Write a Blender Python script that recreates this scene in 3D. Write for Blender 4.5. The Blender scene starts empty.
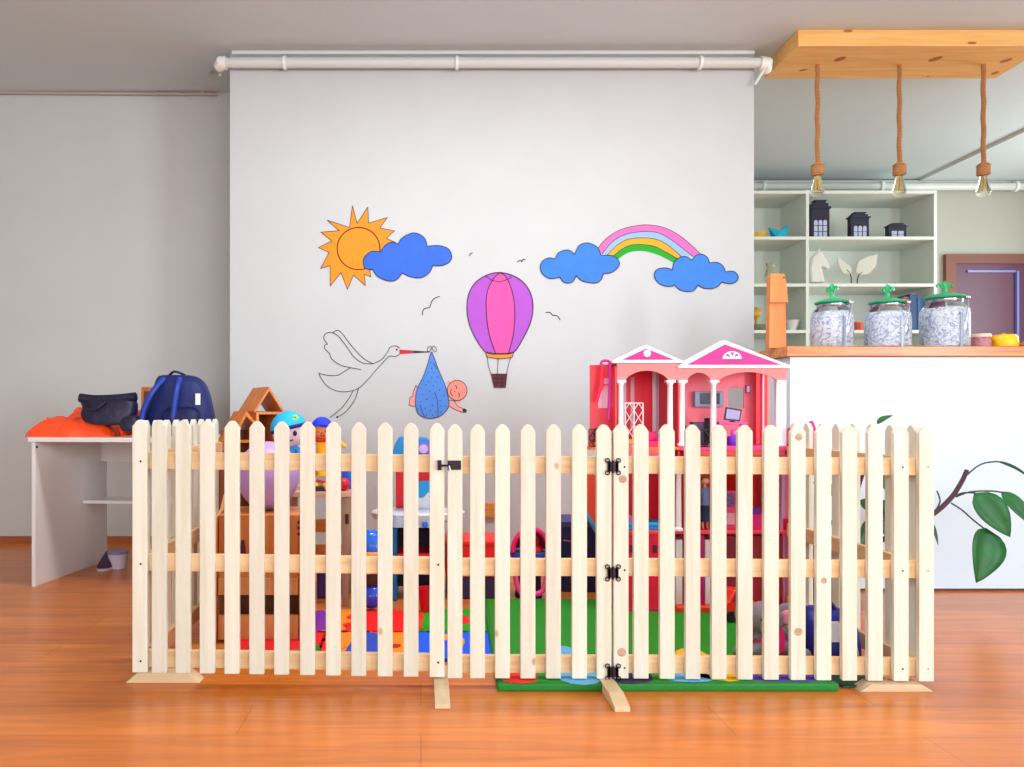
import bpy, bmesh, math, random
from mathutils import Vector, Matrix, noise
from mathutils.geometry import tessellate_polygon
random.seed(7)
PI = math.pi
SC = bpy.context.scene
COL = SC.collection
EYE, F, CX, CY = 0.80, 760.0, 421.0, 415.0        # eye height, focal length and vanishing point of the 1024x767 frame

def X(px, d): return (px - CX) / F * d
def Z(py, d): return EYE - (py - CY) / F * d
def P(px, py, d): return Vector((X(px, d), d, Z(py, d)))

# ------------------------------------------------------------------ materials
def lin(c):
    if isinstance(c, str):
        c = [int(c[i:i+2], 16) / 255 for i in (0, 2, 4)]
    return tuple((v / 12.92 if v <= .04045 else ((v + .055) / 1.055) ** 2.4) for v in c) + (1,)
MATS = {}
def mat(name, col, rough=.5, metal=0, spec=.5, noise=0, nscale=20, bump=0, bscale=60, trans=0, alpha=1, emit=0, coat=0, col2=None, ior=1.45):
    if name in MATS: return MATS[name]
    m = bpy.data.materials.new(name); m.use_nodes = True
    nt = m.node_tree; b = nt.nodes['Principled BSDF']
    c = lin(col)
    b.inputs['Base Color'].default_value = c
    b.inputs['Roughness'].default_value = rough
    b.inputs['Metallic'].default_value = metal
    b.inputs['Specular IOR Level'].default_value = spec
    b.inputs['Transmission Weight'].default_value = trans
    b.inputs['Alpha'].default_value = alpha
    b.inputs['Coat Weight'].default_value = coat
    b.inputs['IOR'].default_value = ior
    if emit:
        b.inputs['Emission Color'].default_value = c
        b.inputs['Emission Strength'].default_value = emit
    tc = nt.nodes.new('ShaderNodeTexCoord')
    if noise or col2:
        n = nt.nodes.new('ShaderNodeTexNoise'); n.inputs['Scale'].default_value = nscale; n.inputs['Detail'].default_value = 5
        nt.links.new(tc.outputs['Object'], n.inputs['Vector'])
        r = nt.nodes.new('ShaderNodeValToRGB')
        c2 = lin(col2) if col2 else tuple(v * (1 - noise) for v in c[:3]) + (1,)
        r.color_ramp.elements[0].color = c2; r.color_ramp.elements[1].color = c
        r.color_ramp.elements[0].position = .35; r.color_ramp.elements[1].position = .65
        nt.links.new(n.outputs['Fac'], r.inputs['Fac']); nt.links.new(r.outputs['Color'], b.inputs['Base Color'])
    if bump:
        n = nt.nodes.new('ShaderNodeTexNoise'); n.inputs['Scale'].default_value = bscale; n.inputs['Detail'].default_value = 6
        nt.links.new(tc.outputs['Object'], n.inputs['Vector'])
        bp = nt.nodes.new('ShaderNodeBump'); bp.inputs['Strength'].default_value = bump; bp.inputs['Distance'].default_value = .01
        nt.links.new(n.outputs['Fac'], bp.inputs['Height']); nt.links.new(bp.outputs['Normal'], b.inputs['Normal'])
    MATS[name] = m
    return m

def wood(name, c1, c2, axis='z', rough=.5, knots=0, kcol='8a5a34', scale=1.0, coat=0):
    if name in MATS: return MATS[name]
    m = bpy.data.materials.new(name); m.use_nodes = True
    nt = m.node_tree; b = nt.nodes['Principled BSDF']; L = nt.links.new
    b.inputs['Roughness'].default_value = rough; b.inputs['Coat Weight'].default_value = coat
    tc = nt.nodes.new('ShaderNodeTexCoord'); oi = nt.nodes.new('ShaderNodeObjectInfo')
    cmb = nt.nodes.new('ShaderNodeCombineXYZ')
    mul = nt.nodes.new('ShaderNodeMath'); mul.operation = 'MULTIPLY'; mul.inputs[1].default_value = 37
    L(oi.outputs['Random'], mul.inputs[0])
    for k in range(3): L(mul.outputs[0], cmb.inputs[k])
    add = nt.nodes.new('ShaderNodeVectorMath'); add.operation = 'ADD'
    L(tc.outputs['Object'], add.inputs[0]); L(cmb.outputs[0], add.inputs[1])
    mp = nt.nodes.new('ShaderNodeMapping'); s = [22 * scale] * 3; s['xyz'.index(axis)] = 1.3 * scale
    mp.inputs['Scale'].default_value = s
    L(add.outputs[0], mp.inputs['Vector'])
    n = nt.nodes.new('ShaderNodeTexNoise'); n.inputs['Scale'].default_value = 2.2; n.inputs['Detail'].default_value = 6; n.inputs['Distortion'].default_value = .6
    L(mp.outputs[0], n.inputs['Vector'])
    r = nt.nodes.new('ShaderNodeValToRGB'); r.color_ramp.elements[0].position = .3; r.color_ramp.elements[1].position = .68
    r.color_ramp.elements[0].color = lin(c2); r.color_ramp.elements[1].color = lin(c1)
    L(n.outputs['Fac'], r.inputs['Fac'])
    out = r.outputs['Color']
    hsv = nt.nodes.new('ShaderNodeHueSaturation')
    mr = nt.nodes.new('ShaderNodeMapRange'); mr.inputs['To Min'].default_value = .9; mr.inputs['To Max'].default_value = 1.03
    L(oi.outputs['Random'], mr.inputs['Value']); L(mr.outputs[0], hsv.inputs['Value']); L(out, hsv.inputs['Color']); out = hsv.outputs['Color']
    if knots:
        v = nt.nodes.new('ShaderNodeTexVoronoi'); v.inputs['Scale'].default_value = knots
        mp2 = nt.nodes.new('ShaderNodeMapping'); s = [1.6] * 3; s['xyz'.index(axis)] = 1.0; mp2.inputs['Scale'].default_value = s
        L(add.outputs[0], mp2.inputs['Vector']); L(mp2.outputs[0], v.inputs['Vector'])
        r2 = nt.nodes.new('ShaderNodeValToRGB'); r2.color_ramp.elements[0].position = .025; r2.color_ramp.elements[1].position = .05
        r2.color_ramp.elements[0].color = (1, 1, 1, 1); r2.color_ramp.elements[1].color = (0, 0, 0, 1)
        L(v.outputs['Distance'], r2.inputs['Fac'])
        mx = nt.nodes.new('ShaderNodeMix'); mx.data_type = 'RGBA'
        L(r2.outputs['Color'], mx.inputs['Factor']); L(out, mx.inputs['A']); mx.inputs['B'].default_value = lin(kcol)
        out = mx.outputs['Result']
    L(out, b.inputs['Base Color'])
    bp = nt.nodes.new('ShaderNodeBump'); bp.inputs['Strength'].default_value = .15; bp.inputs['Distance'].default_value = .004
    L(n.outputs['Fac'], bp.inputs['Height']); L(bp.outputs['Normal'], b.inputs['Normal'])
    MATS[name] = m
    return m

# ------------------------------------------------------------------ objects
WL = {}
def tag(o, label=None, cat=None, group=None, kind=None):
    if label: o['label'] = label
    if cat: o['category'] = cat
    if group: o['group'] = group
    if kind: o['kind'] = kind
    return o
def thing(name, label, cat, loc, group=None):
    o = bpy.data.objects.new(name, None); COL.objects.link(o)
    o.empty_display_size = .05
    o.location = loc; WL[o] = Vector(loc)
    return tag(o, label, cat, group)

class MB:
    def __init__(s): s.b = bmesh.new(); s.sm = False
    def raw(s, vs, fs):
        v = [s.b.verts.new(p) for p in vs]
        for f in fs:
            try: s.b.faces.new([v[i] for i in f])
            except ValueError: pass
        return s
    def box(s, x0, x1, y0, y1, z0, z1, rot=0, piv=None, m=None):
        vs = [Vector((x, y, z)) for x in (x0, x1) for y in (y0, y1) for z in (z0, z1)]
        if rot:
            piv = Vector(piv) if piv is not None else Vector(((x0+x1)/2, (y0+y1)/2, 0))
            R = Matrix.Rotation(rot, 3, 'Z'); vs = [R @ (v - piv) + piv for v in vs]
        if m: vs = [m @ v for v in vs]
        return s.raw(vs, [(0,1,3,2),(4,6,7,5),(0,4,5,1),(2,3,7,6),(0,2,6,4),(1,5,7,3)])
    def prism(s, pts, d0, d1, axis='y', m=None):
        def mk(u, v, w): return Vector({'y': (u, w, v), 'x': (w, u, v), 'z': (u, v, w)}[axis])
        n = len(pts)
        vs = [mk(u, v, d0) for u, v in pts] + [mk(u, v, d1) for u, v in pts]
        if m: vs = [m @ v for v in vs]
        fs = [tuple(range(n)), tuple(range(2*n-1, n-1, -1))] + [(i, (i+1) % n, n+(i+1) % n, n+i) for i in range(n)]
        return s.raw(vs, fs)
    def lathe(s, prof, c=(0,0,0), n=24, m=None, sx=1, sy=1):
        c = Vector(c); vs = []; fs = []
        for r, z in prof:
            for k in range(n):
                a = 2*PI*k/n; vs.append(Vector((r*math.cos(a)*sx, r*math.sin(a)*sy, z)))
        if m: vs = [m @ v for v in vs]
        vs = [v + c for v in vs]
        for i in range(len(prof)-1):
            for k in range(n):
                fs.append((i*n+k, i*n+(k+1) % n, (i+1)*n+(k+1) % n, (i+1)*n+k))
        if prof[0][0] > 1e-6: fs.append(tuple(range(n-1, -1, -1)))
        if prof[-1][0] > 1e-6: fs.append(tuple((len(prof)-1)*n+k for k in range(n)))
        return s.raw(vs, fs)
    def ball(s, c, r, sx=1, sy=1, sz=1, n=24, m=None, z0=-1, z1=1):
        k = n//2; a0 = math.asin(z0); a1 = math.asin(z1); pr = []
        for i in range(k+1):
            a = a0 + (a1-a0)*i/k; pr.append((max(r*math.cos(a), 1e-4), r*math.sin(a)*sz))
        return s.lathe(pr, c, n, m, sx, sy)
    def tube(s, pts, r, n=8):
        pts = [Vector(p) for p in pts]; rs = r if isinstance(r, (list, tuple)) else [r]*len(pts)
        rings = []; prev = None
        for i, p in enumerate(pts):
            t = (pts[min(i+1, len(pts)-1)] - pts[max(i-1, 0)]).normalized()
            a = prev if prev is not None else (Vector((0,0,1)) if abs(t.z) < .9 else Vector((1,0,0)))
            u = (a - t*a.dot(t)).normalized(); w = t.cross(u); prev = u
            rings.append([s.b.verts.new(p + (u*math.cos(2*PI*k/n) + w*math.sin(2*PI*k/n))*rs[i]) for k in range(n)])
        for i in range(len(rings)-1):
            for k in range(n):
                s.b.faces.new((rings[i][k], rings[i][(k+1) % n], rings[i+1][(k+1) % n], rings[i+1][k]))
        s.b.faces.new(rings[0][::-1]); s.b.faces.new(rings[-1])
        return s
    def loft(s, secs, n=28, e=2.6, m=None, jit=0):
        # secs: (z, cx, cy, rx, ry)
        vs = []; fs = []
        for z, cx, cy, rx, ry in secs:
            for k in range(n):
                a = 2*PI*k/n; c, sn = math.cos(a), math.sin(a)
                j = 1 + random.uniform(-jit, jit)
                vs.append(Vector((cx + j*rx*math.copysign(abs(c)**(2/e), c), cy + j*ry*math.copysign(abs(sn)**(2/e), sn), z + random.uniform(-jit, jit)*.05)))
        if m: vs = [m @ v for v in vs]
        q = len(secs)
        for i in range(q-1):
            for k in range(n): fs.append((i*n+k, i*n+(k+1) % n, (i+1)*n+(k+1) % n, (i+1)*n+k))
        fs.append(tuple(range(n-1, -1, -1))); fs.append(tuple((q-1)*n+k for k in range(n)))
        return s.raw(vs, fs)
    def poly(s, pts3):
        pts3 = [Vector(p) for p in pts3]; tr = tessellate_polygon([pts3])
        return s.raw(pts3, tr)
    def build(s, name, m, parent=None, smooth=False, bevel=0, sub=0, loc=None, label=None):
        me = bpy.data.meshes.new(name)
        if not s.b.faces: raise RuntimeError(name)
        bmesh.ops.recalc_face_normals(s.b, faces=s.b.faces)
        vs = [v.co for v in s.b.verts]
        if parent is not None: o0 = WL[parent]
        elif loc is not None: o0 = Vector(loc)
        else:
            lo = [min(v[i] for v in vs) for i in range(3)]; hi = [max(v[i] for v in vs) for i in range(3)]
            o0 = Vector(((lo[0]+hi[0])/2, (lo[1]+hi[1])/2, lo[2]))
        bmesh.ops.translate(s.b, verts=s.b.verts, vec=-o0)
        if smooth:
            for f in s.b.faces: f.smooth = True
            for e in s.b.edges:
                if len(e.link_faces) == 2 and e.calc_face_angle(0) > .7: e.smooth = False
        s.b.to_mesh(me); s.b.free()
        if isinstance(m, (list, tuple)):
            for q in m: me.materials.append(q)
        else: me.materials.append(m)
        o = bpy.data.objects.new(name, me); COL.objects.link(o); WL[o] = o0
        if parent is not None: o.parent = parent
        else: o.location = o0
        if bevel:
            md = o.modifiers.new('bevel', 'BEVEL'); md.width = bevel; md.segments = 2; md.limit_method = 'ANGLE'; md.angle_limit = .6
        if sub:
            md = o.modifiers.new('sub', 'SUBSURF'); md.levels = sub; md.render_levels = sub
        if label: o['label'] = label
        return o
def struct(name, mb, m, **k): return tag(mb.build(name, m, **k), kind='structure')
def copy_tree(o, dv):
    c = o.copy(); COL.objects.link(c); c.location = o.location + dv; WL[c] = WL[o] + dv
    for ch in list(o.children):
        k = ch.copy(); COL.objects.link(k); k.parent = c; WL[k] = WL[c]
        for g in list(ch.children):
            q = g.copy(); COL.objects.link(q); q.parent = k; WL[q] = WL[c]
    return c
def smooth_pts(pts, k=6, closed=False):
    pts = [Vector(p) for p in pts]; n = len(pts); out = []
    rng = range(n) if closed else range(n-1)
    for i in rng:
        if closed: a, b, c, d = pts[(i-1) % n], pts[i], pts[(i+1) % n], pts[(i+2) % n]
        else: a, b, c, d = pts[max(i-1, 0)], pts[i], pts[i+1], pts[min(i+2, n-1)]
        for j in range(k):
            t = j/k; t2 = t*t; t3 = t2*t
            out.append(.5*((2*b) + (c-a)*t + (2*a-5*b+4*c-d)*t2 + (3*b-a-3*c+d)*t3))
    if not closed: out.append(pts[-1])
    return out
def resample(pts, n):
    pts = [Vector(p) for p in pts]; ds = [0]
    for a, b in zip(pts, pts[1:]): ds.append(ds[-1] + (b-a).length)
    out = []
    for k in range(n):
        t = ds[-1]*k/(n-1); i = 0
        while i < len(ds)-2 and ds[i+1] < t: i += 1
        u = (t-ds[i])/max(ds[i+1]-ds[i], 1e-9); out.append(pts[i].lerp(pts[i+1], u))
    return out

# ------------------------------------------------------------------ material set
M_wall = mat('plaster', 'c6c9ca', .75, noise=.03, nscale=3, bump=.08, bscale=90)
M_wall_left = mat('grey_plaster', 'cbcbc8', .8, noise=.04, nscale=2, bump=.08, bscale=90)
M_wall_kit = mat('kitchen_plaster', 'b4b2a6', .8, noise=.04, nscale=2)
M_ceil = mat('ceiling_paint', 'd0dadc', .85, noise=.03, nscale=1.5)
M_white = mat('white_laminate', 'eceaea', .35)
M_shelf = mat('shelf_white', 'dfe4da', .45)
M_counter = mat('counter_white', 'd4e6f4', .4)
M_pipe = mat('pipe_white', 'd8dbd6', .35)
M_picket = wood('pine_pale', 'e4e2d3', 'd9d3bd', 'z', .55, knots=3.2, kcol='bfa07c')
M_rail = wood('pine_rail', 'ecca9e', 'dcb27e', 'x', .55, knots=4, kcol='9a6236')
M_railY = wood('pine_rail_side', 'e0b98c', 'd0a070', 'y', .55, knots=4, kcol='9a6236')
M_foot = wood('pine_foot', 'e2caa6', 'd6b68c', 'x', .5)
M_footY = wood('pine_foot_y', 'e2caa6', 'd6b68c', 'y', .5)
M_orangewood = wood('orange_wood', 'e08a3a', 'cb6c22', 'z', .45, knots=5, kcol='7a3a12')
M_orangewoodX = wood('orange_wood_x', 'e89a45', 'd0762a', 'x', .45, knots=3, kcol='8a4212')
M_counterwood = wood('counter_wood', 'e6953e', 'bd6420', 'x', .3, knots=2, kcol='8a4212')
M_boardwood = wood('board_wood', 'fbcb80', 'eeb058', 'x', .4, knots=3.4, kcol='a8561c')
M_plywood = wood('ply_wood', 'e2a468', 'd08a4e', 'z', .5)
M_iron = mat('dark_iron', '2e2228', .4, .6)
M_screw = mat('screw', '3a3430', .5, .5)
M_rope = mat('rope', 'c8905c', .9, noise=.3, nscale=120, bump=.4, bscale=200)
def clr(h, rough=.45, **k): return mat('paint_' + h + ('' if rough == .45 else str(rough)), h, rough, **k)
M_glass = mat('clear_glass', 'f4faf8', .03, trans=1, ior=1.3)

# ------------------------------------------------------------------ setting
CE = 2.81
YM, YL, YK = 4.22, 4.74, 6.50        # mural wall, left back wall, kitchen back wall
XL, XR, YF = -3.4, 5.6, -3.2
def floor_material():
    m = bpy.data.materials.new('laminate_floor'); m.use_nodes = True
    nt = m.node_tree; b = nt.nodes['Principled BSDF']; L = nt.links.new
    tc = nt.nodes.new('ShaderNodeTexCoord')
    br = nt.nodes.new('ShaderNodeTexBrick'); br.inputs['Scale'].default_value = 1
    br.inputs['Brick Width'].default_value = 1.25; br.inputs['Row Height'].default_value = .19; br.inputs['Mortar Size'].default_value = .0012
    br.inputs['Color1'].default_value = lin('e08432'); br.inputs['Color2'].default_value = lin('d4762c'); br.inputs['Mortar'].default_value = lin('b05e22')
    br.inputs['Bias'].default_value = 0; br.offset = .37
    L(tc.outputs['Object'], br.inputs['Vector'])
    mp = nt.nodes.new('ShaderNodeMapping'); mp.inputs['Scale'].default_value = (1.2, 14, 1); L(tc.outputs['Object'], mp.inputs['Vector'])
    n = nt.nodes.new('ShaderNodeTexNoise'); n.inputs['Scale'].default_value = 1.6; n.inputs['Detail'].default_value = 7; n.inputs['Distortion'].default_value = 1.2
    L(mp.outputs[0], n.inputs['Vector'])
    r = nt.nodes.new('ShaderNodeValToRGB'); r.color_ramp.elements[0].position = .35; r.color_ramp.elements[1].position = .7
    r.color_ramp.elements[0].color = (.72, .64, .55, 1); r.color_ramp.elements[1].color = (1.08, 1.08, 1.08, 1)
    L(n.outputs['Fac'], r.inputs['Fac'])
    mx = nt.nodes.new('ShaderNodeMix'); mx.data_type = 'RGBA'; mx.blend_type = 'MULTIPLY'; mx.inputs['Factor'].default_value = .8
    L(br.outputs['Color'], mx.inputs['A']); L(r.outputs['Color'], mx.inputs['B'])
    L(mx.outputs['Result'], b.inputs['Base Color'])
    b.inputs['Roughness'].default_value = .3; b.inputs['Specular IOR Level'].default_value = .6
    return m
struct('floor', MB().box(XL, XR, YF, YK, -.08, 0), floor_material(), loc=(0, 0, 0))
struct('ceiling', MB().box(XL-.1, XR+.1, YF-.1, YK+.1, CE, CE+.1), M_ceil)
struct('wall_left', MB().box(XL-.12, XL, YF, YL, 0, CE), M_wall_left)
struct('wall_back_left', MB().box(XL-.12, X(230, YM)+.02, YL, YL+.12, 0, CE), M_wall_left)
xm0, xm1 = X(230, YM), X(754, YM)
struct('wall_back_middle', MB().box(xm0, xm1, YM, YL+.12, 0, CE-.0), M_wall)
struct('wall_kitchen_left', MB().box(xm1-.12, xm1, YL+.12, YK, 0, CE), M_wall_kit)
struct('wall_kitchen_back', MB().box(xm1-.12, XR+.12, YK, YK+.12, 0, CE), M_wall_kit)
# right wall with a window opening
def wall_open_x(name, x0, x1, ya, yb, wy0, wy1, wz0, wz1, m):
    b = MB(); b.box(x0, x1, ya, wy0, 0, CE); b.box(x0, x1, wy1, yb, 0, CE); b.box(x0, x1, wy0, wy1, 0, wz0); b.box(x0, x1, wy0, wy1, wz1, CE)
    return struct(name, b, m)
def wall_open_y(name, y0, y1, xa, xb, wins, wz0, wz1, m):
    b = MB(); x = xa
    for a, c in wins:
        b.box(x, a, y0, y1, 0, CE); b.box(a, c, y0, y1, 0, wz0); b.box(a, c, y0, y1, wz1, CE); x = c
    b.box(x, xb, y0, y1, 0, CE)
    return struct(name, b, m)
b = MB(); zz0, zz1 = .5, 2.5
b.box(XR, XR+.12, YF, -2.6, 0, CE); b.box(XR, XR+.12, -.8, 4.2, 0, CE); b.box(XR, XR+.12, 5.6, YK, 0, CE)
for ya_, yb2_, q0, q1 in ((-2.6, -.8, .5, 2.5), (4.2, 5.6, .8, 2.4)): b.box(XR, XR+.12, ya_, yb2_, 0, q0).box(XR, XR+.12, ya_, yb2_, q1, CE)
struct('wall_right', b, M_wall)
wall_open_y('wall_front', YF-.12, YF, XL-.12, XR+.12, [(-2.2, .2), (1.0, 3.6)], .5, 2.5, M_wall)
def window_x(n, x, y0, y1, z0, z1):
    b = MB(); t = .05
    b.box(x, x+.06, y0, y0+t, z0, z1).box(x, x+.06, y1-t, y1, z0, z1).box(x, x+.06, y0+t, y1-t, z0, z0+t).box(x, x+.06, y0+t, y1-t, z1-t, z1)
    b.box(x, x+.06, (y0+y1)/2-.02, (y0+y1)/2+.02, z0+t, z1-t)
    o = struct(n, b, M_white)
    MB().box(x+.02, x+.03, y0+t, y1-t, z0+t, z1-t).build('window_pane', mat('window_glass', 'ffffff', 0, trans=1, ior=1.01), o)
def window_y(n, y, x0, x1, z0, z1):
    b = MB(); t = .05
    b.box(x0, x0+t, y, y+.06, z0, z1).box(x1-t, x1, y, y+.06, z0, z1).box(x0+t, x1-t, y, y+.06, z0, z0+t).box(x0+t, x1-t, y, y+.06, z1-t, z1)
    b.box((x0+x1)/2-.02, (x0+x1)/2+.02, y, y+.06, z0+t, z1-t)
    o = struct(n, b, M_white)
    MB().box(x0+t, x1-t, y+.02, y+.03, z0+t, z1-t).build('window_pane', mat('window_glass', 'ffffff', 0, trans=1, ior=1.01), o)
window_x('window_1', XR+.03, -2.6, -.8, .5, 2.5)
window_x('window_4', XR+.03, 4.2, 5.6, .8, 2.4)
window_y('window_2', YF-.09, -2.2, .2, .5, 2.5)
window_y('window_3', YF-.09, 1.0, 3.6, .5, 2.5)
struct('baseboard_left', MB().box(XL, xm0, YL-.012, YL, 0, .045), wood('base_wood', 'b9683a', 'a5582c', 'x', .4))
# shallow lowered ceiling field above the kitchen's right side
struct('trim_1', MB().box(4.25, XR, 3.2, YK, CE-.02, CE), M_ceil)
struct('trim_2', MB().box(4.235, 4.25, 3.2, YK, CE-.024, CE), M_pipe)

# door at the kitchen's back
dx0 = X(943, YK)
b = MB(); zt = Z(255, YK)
b.box(dx0, dx0+.085, YK-.04, YK, 0, zt).box(dx0+.085, XR-.02, YK-.04, YK, zt-.08, zt)
dr = struct('door_1', b, mat('brown_frame', '7d4a3c', .5))
M_door = mat('door_purple', '5e2c46', .4)
b = MB().box(dx0+.085, XR-.1, YK-.02, YK-.002, 0, zt-.08); b.build('door_leaf', M_door, dr)
b = MB(); xs = X(1013, YK)
b.box(xs, xs+.018, YK-.045, YK-.02, .1, Z(272, YK)).box(X(965, YK), xs, YK-.035, YK-.02, Z(273, YK), Z(271, YK))
b.build('door_moulding', mat('moulding', '7c80c8', .3), dr)

# ------------------------------------------------------------------ pipes
def pipe_run():
    t = thing('ceiling_pipe', 'thick white pipe clamped along the top of the mural wall', 'pipe', (0, YM-.05, 2.7))
    z = Z(63, YM-.05); y = YM-.05
    b = MB().tube([(X(224, y), y, z), (X(764, y), y, z)], .027, 16)
    b.build('pipe', M_pipe, t, smooth=True)
    b = MB().box(X(231, y), X(756, y), YM-.035, YM, Z(57, YM), Z(53.5, YM)); b.build('mounting_strip', M_pipe, t)
    for px in (285, 457, 700):
        b = MB().tube([(X(px, y)-.008, y, z), (X(px, y)+.008, y, z)], .037, 16); b.box(X(px, y)-.008, X(px, y)+.008, y, YM, z-.006, z+.006)
        b.build('clamp', mat('clamp', 'f2f4f0', .3), t, smooth=True)
    b = MB().tube([(X(226, y), y, z), (X(222, y), y, z), (X(219, y)-.01, y+.03, z-.01)], [.036, .038, .03], 14)
    b.build('elbow', mat('clamp', 'f2f4f0', .3), t, smooth=True)
    b = MB().tube([(X(760, y), y, z), (X(766, y), y, z-.003), (X(769, y), y+.04, z-.02)], [.036, .038, .032], 14)
    b.build('elbow', mat('clamp', 'f2f4f0', .3), t, smooth=True)
    MB().tube([(X(766, y), y, z-.02), (X(756, y), y+.02, z-.11)], .008, 6).build('bracket', M_pipe, t)
pipe_run()
y = YL-.02
pts = [(XL+.02, y, Z(91.5, y)), (X(190, y), y, Z(94, y)), (X(203, y), y, Z(92, y)), (X(212, y)+.0, y-.12, Z(84, y)), (X(222, YM)-.02, YM+.03, Z(72, YM))]
pm = MB().tube(smooth_pts(pts, 6), .009, 8).build('thin_pipe', mat('thin_pipe', 'b9a79a', .5), smooth=True)
tag(pm, 'thin pipe running along the joint of left wall and ceiling', 'pipe')
t = thing('kitchen_pipe', 'white pipe with clamps along the kitchen back wall above the shelf', 'pipe', (3.5, YK-.06, 2.68))
z = Z(186.5, YK-.06)
MB().tube([(xm1+.01, YK-.06, z), (XR-.01, YK-.06, z)], .033, 12).build('pipe', M_pipe, t, smooth=True)
MB().tube([(xm1+.01, YK-.03, z+.05), (XR-.01, YK-.03, z+.05)], .012, 8).build('pipe', M_pipe, t, smooth=True)
for px in (763, 881, 1015):
    x = X(px, YK-.06); MB().tube([(x-.012, YK-.06, z), (x+.012, YK-.06, z)], .046, 12).box(x-.012, x+.012, YK-.06, YK, z-.01, z+.01).build('clamp', mat('clamp', 'f2f4f0', .3), t, smooth=True)

# ------------------------------------------------------------------ mural paintings
CR = {'A': (310, 200, 6.827), 'B': (310, 320, 6.975), 'C': (400, 335, 8.52), 'D': (455, 265, 5.9), 'E': (535, 215, 9.309), 'F': (635, 215, 9.027), 'G': (300, 190, 3.196), 'H': (520, 190, 3.196), 'P': (0, 0, 1)}
def cv(c, p): o = CR[c]; return (o[0] + p[0]/o[2], o[1] + p[1]/o[2])
def wp(p, lay): return Vector((X(p[0], YM), YM - .0012*lay, Z(p[1], YM)))
def fill(px, lay, name, m, par): MB().poly([wp(p, lay) for p in px]).build(name, m, par)
def stroke(b, px, lay, w=.0042, closed=False):
    pts = [wp(p, lay) for p in px]; n = len(pts)
    for i in range(n if closed else n-1):
        p, q = pts[i], pts[(i+1) % n]; t = q-p
        if t.length < 1e-6: continue
        t.normalize(); nr = Vector((-t.z, 0, t.x))*w/2; e = t*w*.25
        b.raw([p-e+nr, p-e-nr, q+e-nr, q+e+nr], [(0, 1, 2, 3)])
M_ink = mat('ink_outline', '2c2436', .7)
def lobes(c, ls, k=6):
    out = []
    for l in ls:
        s = smooth_pts([Vector(cv(c, p)).to_3d() if False else Vector((*cv(c, p), 0)) for p in l], k)
        out += [(v.x, v.y) for v in s[:-1]]
    return out
def spl(c, pts, k=6, closed=False): return [(v.x, v.y) for v in smooth_pts([Vector((*cv(c, p), 0)) for p in pts], k, closed)]
def painting(name, label, pxc): 
    return thing(name, label, 'wall painting', wp(pxc, 0), 'nursery motifs painted on the white wall')
# sun
t = painting('painted_sun', 'orange sun with pointed rays painted on the white wall', (355, 285))
sun = [(290,40),(322,160),(395,48),(400,158),(528,120),(478,192),(578,212),(520,262),(585,290),(540,360),(430,470),(408,482),(416,524),(372,508),(378,584),(298,512),(256,610),(212,495),(138,588),(138,448),(72,468),(132,358),(58,325),(150,280),(75,220),(200,210),(118,138),(270,188)]
sp = [cv('A', p) for p in sun]
M_sun = mat('sun_paint', 'f49004', .6, noise=.06, nscale=15)
fill(sp, 1, 'rays', M_sun, t)
b = MB(); stroke(b, [q for a, c in zip(sp, sp[1:]+sp[:1]) for q in (a, ((a[0]*2+c[0])/3, (a[1]*2+c[1])/3), ((a[0]+c[0]*2)/3, (a[1]+c[1]*2)/3))], 2, .0035, True); b.build('outline', M_ink, t)
b = MB(); cc = [cv('A', (332+146*math.cos(a*PI/24), 332+144*math.sin(a*PI/24))) for a in range(48)]; stroke(b, cc, 2, .006, True); b.build('disc_outline', mat('ink_brown', '5a2a10', .7), t)
def cloud(label, c, ls, col, base, pxc):
    t = painting('painted_cloud', label, pxc)
    o = lobes(c, ls); fill(o, base, 'cloud_fill', mat('cloud_' + col, col, .6, noise=.1, nscale=14), t)
    b = MB(); stroke(b, o, base+1, .0042, True); b.build('outline', M_ink, t)
cloud('deep blue cloud painted overlapping the orange sun', 'A', [[(480,355),(420,352),(372,392),(366,440),(385,470),(430,475)],[(430,475),(460,520),(530,552),(590,545),(630,498)],[(630,498),(690,525),(760,530),(815,495),(838,448)],[(838,448),(900,448),(950,425),(967,385),(945,335),(880,312),(800,316)],[(800,316),(785,265),(740,232),(690,228),(630,260),(600,302)],[(600,302),(565,288),(520,305),(480,355)]], '2866e6', 3, (408, 280))
t = painting('painted_rainbow', 'four-banded rainbow painted between two blue clouds', (648, 255))
RB = [[(598,248),(607,238),(620,230),(635,226),(649,225),(665,228),(680,236),(692,246),(701,255)],
 [(602,254),(613.4,240.8),(629.5,233.3),(648.3,231.6),(659.4,233.3),(671.6,240),(683.7,249.3),(693,256.5)],
 [(607,255),(618.8,244),(631.7,238.6),(651.6,238.5),(663.8,242.7),(673.8,250),(681.5,257)],
 [(612,257),(623,248.3),(635,244.5),(652.7,246),(663.8,251),(672.7,256),(677.6,258.8)],
 [(617,260),(628.5,252.6),(641.6,251),(652.7,253.2),(662.7,257),(673,262.6)]]
RB = [resample(smooth_pts([Vector((*p, 0)) for p in r], 6), 30) for r in RB]
for k, col in enumerate(['ec68b4', '90b4e0', 'eca40c', '0ca010']):
    o = [(v.x, v.y) for v in RB[k]] + [(v.x, v.y) for v in reversed(RB[k+1])]
    fill(o, 1, 'colour_band', clr(col, .6), t)
b = MB()
for r in RB[:4]: stroke(b, [(v.x, v.y) for v in r], 2, .0035)
b.build('outline', M_ink, t)
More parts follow.
